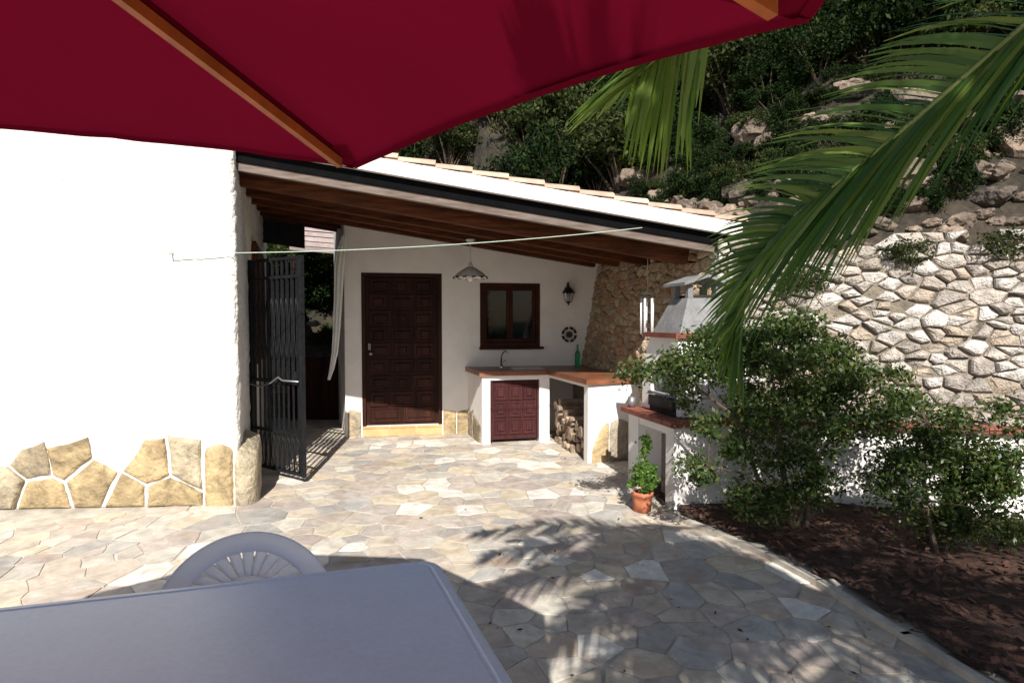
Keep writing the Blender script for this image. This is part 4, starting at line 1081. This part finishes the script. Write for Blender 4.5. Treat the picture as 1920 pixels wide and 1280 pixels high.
# ================================================================== PASSAGE BEYOND THE GATE
ct = thing('cloth', tuple(at(640, 440, 7.9)), 'narrow white cloth hanging in folds at the corner left of the dark door', 'cloth')
prof = [(442, 641, 650), (470, 632, 649), (500, 627, 646), (560, 626, 642), (620, 624, 638), (660, 622, 634), (690, 618, 627), (712, 614, 619)]
vs = []; fs = []; nc = 8
for (py, xa, xb) in prof:
    for j in range(nc + 1): 
        t = j / nc; vs.append(at(xa + (xb - xa) * t, py, 7.84 + .03 * math.sin(t * 14) * min(1, (xb - xa) / 18)))
for i in range(len(prof) - 1):
    for j in range(nc): k = i * (nc + 1) + j; fs.append((k, k + 1, k + nc + 2, k + nc + 1))
obj('cloth_panel', vs, fs, M['curt'], ct, True)
q = MB(); q.tube([at(646, 443, 7.84), at(646, 425, 7.84)], .004, 5); q.build('tie_cord', M['rope'], ct)
aw = thing('plank_awning', tuple(at(600, 450, 11.2)), 'sunlit awning of pinkish planks beyond the dark passage', 'awning')
for i in range(5):
    y = 428 + i * 9.6; a, b = at(545, y - 2, 11.2 - .12 * i), at(665, y + 8, 11.1 - .12 * i); d = b - a; q = MB(); q.bbox((a + b) / 2, d, Vector((0, .11, .02)), zz * .075); q.build('plank', M['pergola'], aw)
for px in (549, 660):
    a = at(px, 470, 11.25); q = MB(); q.box((a.x, a.y, 1.35), (.08, 0, 0), (0, .08, 0), (0, 0, 2.9)); q.build('post', M['wfr'], aw)
wb = thing('wooden_barrier', (-3.1, 9.3, 0), 'low dark brown plank barrier at the end of the passage behind the gate', 'barrier')
for k in range(8):
    q = MB(); q.bbox((-3.52 + k * .112, 9.3, .52), (.106, 0, 0), (0, .025, 0), (0, 0, 1.0)); q.build('plank', M['door'], wb)
for h in (.2, .85):
    q = MB(); q.bbox((-3.13, 9.33, h), (.9, 0, 0), (0, .03, 0), (0, 0, .08)); q.build('crossbar', M['door'], wb)
for k in range(4):
    q = MB(); q.box((-3.2 , 9.75 + k * .32, .09 + k * .18), (2.0, 0, 0), (0, .34, 0), (0, 0, .18)); tag(q.build('garden_step', M['rubm']), ('lowest', 'second', 'third', 'topmost')[k] + ' dark stone step at the far end of the passage behind the gate', 'step', 'stone steps at the end of the passage')

# ================================================================== PLANTS
def plant(name, loc, label, cat, blobs, n, size, m, seed, clusters=60, spread=.1, stems=None, group=None, asp=.45, bark='bark', r0=.02):
    t = thing(name, loc, label, cat, group); L0 = Vector(loc)
    pts_, cc = crown_points(n, blobs, seed, clusters=clusters, spread=spread)
    lo = .02
    pts_[:, 2] = np.maximum(pts_[:, 2], lo)
    leaf_cloud('foliage', pts_, size, m, t, seed, asp)
    rg2 = random.Random(seed); q = MB()
    for b in (stems or []):
        a = Vector(b[0]); e = Vector(b[1]); mid_ = a.lerp(e, .5) + Vector((rg2.uniform(-.05, .05), rg2.uniform(-.05, .05), .04)); q.tube([a, a.lerp(mid_, .5) + Vector((rg2.uniform(-.02, .02), 0, 0)), mid_, e], [b[2], b[2] * .8, b[2] * .6, b[2] * .3], 6)
    for c in cc[::2]:
        e = Vector(c); best = None
        for b in (stems or []):
            for tt in (.4, .6, .8, 1):
                s = Vector(b[0]).lerp(Vector(b[1]), tt)
                if best is None or (s - e).length < (best - e).length: best = s
        if best is not None: q.tube([best, best.lerp(e, .5) + zz * .02, e], [r0 * .35, r0 * .25, r0 * .12], 4, caps=False)
    if q.v: q.build('branches', M[bark], t)
    return t
bs = Vector((2.12, 4.36, 0))
blobs = [(.97, 4.25, 1.22, .16, .13, .06), (1.24, 4.3, 1.28, .2, .18, .09), (1.38, 4.35, 1.22, .2, .2, .12), (1.62, 4.4, 1.42, .28, .25, .13), (2.0, 4.4, 1.38, .32, .3, .2), (2.3, 4.5, 1.2, .3, .3, .25),
         (1.85, 4.35, .95, .22, .25, .2), (2.2, 4.4, .8, .3, .3, .25), (1.45, 4.3, .82, .12, .12, .06), (1.38, 4.2, .52, .14, .12, .08), (1.7, 4.35, .62, .18, .15, .14), (2.05, 4.3, .45, .25, .25, .2), (1.85, 4.25, .28, .2, .2, .14),
         (1.38, 4.75, .98, .1, .08, .1), (2.7, 4.5, 1.0, .35, .3, .3)]
st = [(bs, (1.95, 4.4, 1.3), .028), (bs + Vector((.1, 0, 0)), (2.3, 4.45, 1.2), .024), (bs + Vector((-.1, 0, 0)), (1.6, 4.35, 1.25), .02), ((1.7, 4.35, .85), (1.1, 4.28, 1.28), .014), ((1.95, 4.35, .3), (1.42, 4.22, .55), .012), (bs, (2.6, 4.45, 1.0), .02)]
plant('garden_bush', tuple(bs), 'large loose bush with small green leaves growing in front of the barbecue', 'bush', blobs + [(2.1, 4.45, 1.52, .25, .2, .1), (1.72, 4.4, 1.2, .2, .2, .14)], 31000, .040, M['leaf_shrub'], 3, clusters=240, spread=.055, stems=st, asp=.5)
plant('garden_bush', (2.9, 3.95, 0), 'low dense green bush in the soil bed at the far right', 'bush', [(2.9, 3.95, .5, .4, .35, .35), (3.25, 4.1, .75, .35, .3, .35), (2.75, 4.1, .9, .25, .25, .2), (3.3, 4.0, .3, .4, .35, .3)], 16000, .04, M['leaf_shrub'], 8, clusters=90, spread=.06, stems=[((2.9, 3.95, 0), (2.85, 4.0, .9), .02), ((2.95, 3.95, 0), (3.2, 4.1, .8), .02)])
# creeper on the stone wall
cr_ = rwp(6.05, 1.95); c2_ = rwp(6.3, 1.35)
for (s_, h_, rr_, lab) in ((5.9, 1.98, .3, 'green creeper hanging over the top of the sunlit stone wall'), (6.15, 1.32, .22, 'small green tuft growing out of the sunlit stone wall above the bush'), (6.75, 2.2, .2, 'short green tuft on the top of the stone wall, right of the big creeper'), (7.5, 2.25, .3, 'rightmost green creeper trailing over the top of the stone wall')):
    c = rwp(s_, h_, .05); plant('creeper', tuple(c), lab, 'creeper', [(c.x, c.y, c.z, rr_, .07, rr_ * .42)], 1300, .035, M['leaf_hill2'], int(s_ * 7), clusters=40, spread=.04, stems=[(c + zz * .05, c + Vector((.1, 0, -.1)), .006)])
# potted plants
def pot(loc, w_, h_, label, seed, tall):
    t = thing('potted_plant', tuple(loc), label, 'potted plant'); ring = []; rg2 = random.Random(seed)
    def sq(hw, h, r=.25):
        o = []
        for k in range(16):
            q = 2 * math.pi * k / 16 + .0; c_, s_ = math.cos(q), math.sin(q); m_ = (abs(c_) ** 1.15 + abs(s_) ** 1.15) ** (1 / 1.15); o.append(Vector((loc.x + 1.15 * hw * c_ / m_, loc.y + 1.15 * hw * s_ / m_, h)))
        return o
    prof = [(.30, 0), (.40, .0), (.46, .55), (.485, .78), (.53, .80), (.54, .98), (.50, 1.0), (.46, .99), (.45, .86), (.0, .86)]
    rings = [sq(w_ * a, h_ * b) for a, b in prof[:-1]]; n = 16; vs = [p for r in rings for p in r]
    fs = [(k * n + i, k * n + (i + 1) % n, (k + 1) * n + (i + 1) % n, (k + 1) * n + i) for k in range(len(rings) - 1) for i in range(n)] + [tuple(range(n - 1, -1, -1))]
    obj('pot', vs, fs, M['pot'], t, True); obj('potting_soil', sq(w_ * .45, h_ * .87), [tuple(range(16))], M['soil'], t)
    top = loc + zz * h_
    bl = [(top.x, top.y, top.z + .08, .125, .12, .09), (top.x + .01, top.y, top.z + .18, .09, .09, .08)]
    if tall: bl += [(top.x + .02, top.y, top.z + .30, .035, .035, .10), (top.x + .025, top.y, top.z + .45, .018, .018, .09)]
    pts_, cc = crown_points(1700 if tall else 520, bl, seed, clusters=46, spread=.018); leaf_cloud('foliage', pts_, .032, M['leaf_pot'], t, seed, .6)
    q = MB()
    for k in range(7): e = Vector(cc[rg2.randrange(len(cc))]); q.tube([top - zz * .02 + Vector((rg2.uniform(-.02, .02), rg2.uniform(-.02, .02), 0)), lerp(top, e, .5), e], [.004, .003, .002], 5)
    if tall: q.tube([top, top + Vector((.02, 0, .3)), top + Vector((.028, 0, .52))], [.005, .004, .002], 5)
    q.build('stems', M['rachis'], t)
pB_ = fl(1207, 962)
pot(pB_ + Vector((.0, .05, 0)), .155, .17, 'terracotta pot of bushy basil with a tall thin sprig, standing beside the barbecue', 6, True)

# ------------------------------------------------------------------ palm
def bez(ps, n):
    """smooth curve through the points"""
    ps = [Vector(p) for p in ps]; P = [ps[0] * 2 - ps[1]] + ps + [ps[-1] * 2 - ps[-2]]; out = []
    for i in range(1, len(P) - 2):
        for k in range(n):
            t = k / n; a, b, c, d = P[i - 1], P[i], P[i + 1], P[i + 2]
            out.append(.5 * ((2 * b) + (c - a) * t + (2 * a - 5 * b + 4 * c - d) * t * t + (3 * b - a - 3 * c + d) * t ** 3))
    out.append(ps[-1]); return out
def frond(parent, ps, ll, normal, m, n=46, wd=.02, start=.25, fwd=(.7, .7), sidew=(1, 1), droop=.25, seed=0, lscale=(1, 1), tipf=.55):
    cv_ = bez(ps, 10); L_l = [0]
    for a, b in zip(cv_[:-1], cv_[1:]): L_l.append(L_l[-1] + (b - a).length)
    tot = L_l[-1]; rg2 = random.Random(seed); q = MB()
    def pos(t):
        d = t * tot
        for i in range(len(cv_) - 1):
            if L_l[i + 1] >= d: break
        u = (d - L_l[i]) / max(1e-6, L_l[i + 1] - L_l[i]); return cv_[i].lerp(cv_[i + 1], u), (cv_[i + 1] - cv_[i]).normalized()
    q.tube([pos(t)[0] for t in np.linspace(0, 1, 24)], [.016 * (1 - t) + .003 for t in np.linspace(0, 1, 24)], 6)
    q.build('rachis', M['rachis'], parent, True)
    q = MB()
    for k in range(n):
        t = start + (1 - start) * (k + rg2.uniform(-.2, .2)) / n; t = min(max(t, 0), .999)
        p, tg = pos(t); nrm = Vector(normal); sdv = tg.cross(nrm).normalized(); prof_ = math.sin(math.pi * min(1, (t - start) / (1 - start) * .75 + .2)) ** .6 * (1 - .0 * t)
        for s_i, sg in ((0, 1), (1, -1)):
            l = ll * prof_ * lscale[s_i] * rg2.uniform(.85, 1.1)
            d = (tg * (fwd[s_i] + tipf * max(0, t - .7) * 3) + sdv * sg * sidew[s_i] + nrm * rg2.uniform(-.12, .2)).normalized()
            d += Vector((rg2.uniform(-.07, .07), rg2.uniform(-.07, .07), rg2.uniform(-.07, .07))); segs = 4; w_ = wd * rg2.uniform(.8, 1.15)
            wv_ = d.cross(nrm).normalized() * .6 + nrm * .5 * rg2.choice((-1, 1)) ; wv_ = (wv_ - d * wv_.dot(d) / d.length_squared).normalized()
            pp_ = p.copy(); vsl = []; dd = d.normalized()
            for i in range(segs + 1):
                u = i / segs; ww = w_ * (1 - u ** 2) * .5 + .0008; vsl += [pp_ - wv_ * ww, pp_ + wv_ * ww]
                dd = (dd - zz * droop / segs * (1 + u)).normalized(); pp_ = pp_ + dd * l / segs
            q.add(vsl, [(2 * i, 2 * i + 1, 2 * i + 3, 2 * i + 2) for i in range(segs)])
    return q.build('frond', m, parent)
PC = Vector((2.25, -.34, 3.0))
palm = thing('palm_tree', (PC.x, PC.y, 0), 'palm tree whose feathery fronds hang into the view from the upper right', 'palm tree')
q = MB(); q.tube([(PC.x + .1, PC.y - .05, -.02), (PC.x + .06, PC.y, .9), (PC.x, PC.y, 1.8), PC + Vector((0, 0, .05))], [.2, .16, .15, .19], 16); q.build('trunk', M['palmbark'], palm, True)
for k in range(40):
    a = k * 2.4; h = .3 + k * .058; c = Vector((PC.x + .06, PC.y, h)); d = Vector((math.cos(a), math.sin(a), .9)).normalized(); q = MB(); q.tube([c + d * .08, c + d * .24], [.05, .018], 5); q.build('leaf_base', M['palmbark'], palm)
# the big frond in view, its tip drooping in front of the stone wall
frond(palm, [PC, (2.15, .6, 3.1), (1.7, 1.2, 2.75), at(1625, 300, 1.8), at(1500, 395, 2.0), at(1418, 490, 2.2), at(1388, 585, 2.3), at(1382, 665, 2.4)], .70, (-.1, -1, .12), M['palm'], n=130, start=.52, fwd=(.5, 1.5), sidew=(1.0, .18), droop=.40, seed=1, wd=.0165, lscale=(.45, 1.0))
# the frond that comes down behind the edge of the parasol
frond(palm, [PC, (1.9, .6, 3.15), (1.2, 1.05, 2.9), at(1400, -60, 1.36), at(1262, 82, 1.5), at(1188, 150, 1.56)], .34, (-.05, -1, .0), M['palmy'], n=46, start=.915, fwd=(.9, .55), sidew=(.35, .8), droop=.3, seed=2, wd=.016, tipf=.5)
# the rest of the crown, out of the frame; it throws the feathery shade on the patio
rg = random.Random(12)
for i, (ph, ln, z1, z2, dr) in enumerate([(2, 2.1, 1.0, .6, .2), (-10, 1.9, 1.0, .9, .25), (-88, 2.1, .75, .1, .3), (-80, 2.15, .6, -.1, .3), (-98, 1.95, .5, -.2, .3), (-72, 2.3, .9, .35, .3), (-106, 1.8, .75, .2, .3), (-100, 1.7, .35, -.35, .3), (-116, 2.0, .5, -.3, .3), (-124, 2.3, .6, -.1, .3), (-112, 1.5, .3, -.2, .3), (-76, 2.2, .75, .15, .3), (-68, 1.8, .5, -.05, .25), (-84, 1.5, .7, .45, .3), (-96, 1.3, .5, .1, .3), 
                                        (-135, 1.9, .5, -.2, .3), (-155, 1.8, .4, -.3, .3), (180, 1.7, .5, -.1, .3), (150, 1.6, .3, -.4, .3), (120, 1.7, .55, .1, .3), (95, 1.7, .5, -.1, .3), (66, 1.8, .6, .1, .3), (40, 1.9, .8, .3, .3), (14, 2.2, .85, .3, .3), ]):
    d = Vector((math.sin(R(ph)), math.cos(R(ph)), 0)); frond(palm, [PC, PC + d * ln * .33 + zz * z1 * .75, PC + d * ln * .7 + zz * (z1 + z2) * .55, PC + d * ln + zz * z2], .48, (0, 0, 1), M['palm'], n=72, start=.12, droop=dr + .15, seed=20 + i, wd=.028)

# ------------------------------------------------------------------ hillside rocks and shrubs
rocks = []
for v in range(4):
    bm = bmesh.new(); bmesh.ops.create_icosphere(bm, subdivisions=3, radius=1)
    for vt in bm.verts:
        c = vt.co.copy(); f = 1 + .34 * noise.fractal(c * .9 + Vector((v * 7, 0, 0)), .7, 2, 4); 
        g = c * f; g = Vector((round(g.x * 2.6) / 2.6 * .45 + g.x * .55, g.y * .85, round(g.z * 3) / 3 * .5 + g.z * .5)); vt.co = Vector((g.x, g.y, g.z * .68))
    me = bpy.data.meshes.new('rock'); bm.to_mesh(me); bm.free(); me.materials.append(M['rock']); rocks.append(me)
rg = random.Random(31); placed = []
tries = 0
while len(placed) < 190 and tries < 12000:
    tries += 1
    px = rg.uniform(1060, 1920); Y = rg.uniform(5.3, 11.5); x = (px - 960) / FPX * Y; d = dist_ret(x, Y)
    if not (.72 < d < 2.5 and Y > 5.5): continue
    r = rg.choice([.08, .11, .15, .2, .27])
    if any((x - a) ** 2 + (Y - b) ** 2 < (r + c) ** 2 * .45 for a, b, c in placed): continue
    placed.append((x, Y, r))
    o = bpy.data.objects.new('rock', rg.choice(rocks)); sc.collection.objects.link(o); o.location = (x, Y, hill_h(x, Y) + r * .15); o.scale = (r * rg.uniform(.9, 1.5), r, r * rg.uniform(.8, 1.2)); o.rotation_euler = (rg.uniform(-.4, .4), rg.uniform(-.4, .4), rg.uniform(0, 6.28))
    tag(o, 'weathered grey-brown rock lying on the hillside above the stone wall', 'rock', 'rocks on the hillside')
protos = []
for v in range(4):
    mm = (M['leaf_hill'], M['leaf_hill'], M['leaf_hill2'], M['leaf_hill'])[v]
    bl = [(random.uniform(-.5, .5), random.uniform(-.5, .5), .55 + random.uniform(-.25, .45), random.uniform(.35, .6), random.uniform(.35, .6), random.uniform(.3, .5)) for _ in range(6)]
    pts_, cc = crown_points(7500, bl, 50 + v, clusters=130, spread=.075, shell=.45)
    me = leaf_cloud('foliage_src', pts_, .075, mm, None, 70 + v, .5); mesh = me.data; bpy.data.objects.remove(me)
    q = MB(); base = Vector((0, 0, -.3))
    for c in cc[::5]: e = Vector(c); q.tube([base, base.lerp(e, .5) + Vector((0, 0, .1)), e], [.03, .018, .005], 5, caps=False)
    b = q.build('br_src', M['bark']); bmesh_ = b.data; bpy.data.objects.remove(b); protos.append((mesh, bmesh_))
def hshrub(x, y, s, v, label, group, z=None, nm='shrub'):
    z = hill_h(x, y) if z is None else z
    t = bpy.data.objects.new(nm, None); sc.collection.objects.link(t); t.location = (x, y, z); t.scale = (s * rg.uniform(.9, 1.2), s, s * rg.uniform(.85, 1.25)); t.rotation_euler = (0, 0, rg.uniform(0, 6.28)); tag(t, label, 'shrub', group)
    for nm2, me in (('foliage', protos[v][0]), ('branches', protos[v][1])):
        c = bpy.data.objects.new(nm2, me); sc.collection.objects.link(c); c.parent = t
placed = []; tries = 0
while len(placed) < 270 and tries < 12000:
    tries += 1
    px = rg.uniform(420, 1960); Y = rg.uniform(6, 16.5); x = (px - 960) / FPX * Y; d = dist_ret(x, Y)
    if not ((d > 1.5 + .4 * math.sin(x * 1.3)) or (Y > 10.9 and x < 1.2 and (x > -2.2 or Y > 12.0))): continue
    if x < -5.4: continue
    z = hill_h(x, Y); el = (z - 1.6) / Y
    if z < 0 or el > .62: continue
    s = rg.uniform(.55, 1.15) * (.8 + Y * .03)
    if 0 < d < 2.6 and Y < 10.9: s *= .38
    if any((x - a) ** 2 + (Y - b) ** 2 < (s + c) ** 2 * .13 for a, b, c in placed): continue
    placed.append((x, Y, s)); v = rg.choice([0, 0, 1, 1, 3, 3, 2])
    hshrub(x, Y, s, v, 'olive green bush with lighter leaves on the steep hillside' if v == 2 else 'dense dark green bush on the steep hillside behind the roof', 'lighter olive bushes on the hillside' if v == 2 else 'dark bushes covering the hillside', z - .1)
for (x, y, s_) in ((-4.9, 12.1, 1.0), (-4.1, 12.3, 1.05), (-4.6, 12.9, 1.3), (-3.7, 13.0, 1.3), (-5.4, 13.2, 1.4), (-4.4, 11.5, .6)):
    hshrub(x, y, s_, rg.choice([0, 1, 3]), 'dense dark green bush on the steep hillside behind the roof', 'dark bushes covering the hillside')
# greenery at the end of the passage
for (px, py, Y, s, v, lab) in ((612, 640, 11.5, .36, 2, 'small pale green plant at the far end of the passage'), (575, 640, 12.2, .6, 0, 'dark leafy bush filling the left of the passage end'), (612, 492, 11.0, .2, 2, 'yellow-green leafy tuft hanging under the plank awning'), (600, 560, 12.8, .9, 1, 'tall dark bush at the back of the passage'), (560, 690, 11.8, .5, 3, 'low dark bush above the stone steps of the passage')):
    p = at(px, py, Y); hshrub(p.x, p.y, s, v, lab, None, p.z - s * .5)
# a few dry leaves blown onto the paving
q = MB(); rg = random.Random(44)
for k in range(150):
    x = rg.gauss(1.2, .9); y = rg.uniform(2.4, 7.4)
    if in_bed(x, y) or x > 1.9 or x < -2.2 or (y > 6.4 and x > .7): continue
    a = rg.uniform(0, 6.28); l = rg.uniform(.008, .022); u = Vector((math.cos(a), math.sin(a), rg.uniform(-.2, .3))) * l; v = Vector((-math.sin(a), math.cos(a), rg.uniform(-.3, .3))) * l * .45
    c = Vector((x, y, .012)); q.add([c - u, c - v, c + u, c + v], [(0, 1, 2, 3)])
tag(q.build('fallen_leaves', M['litter']), 'small dry leaves scattered over the sunlit stone paving', 'fallen leaves', kind='stuff')
p = at(588, 606, 11.2); o = bpy.data.objects.new('pale_rock', rocks[1]); sc.collection.objects.link(o); o.location = p; o.scale = (.13, .1, .09)
tag(o, 'pale sunlit rock among the plants at the far end of the passage', 'rock')
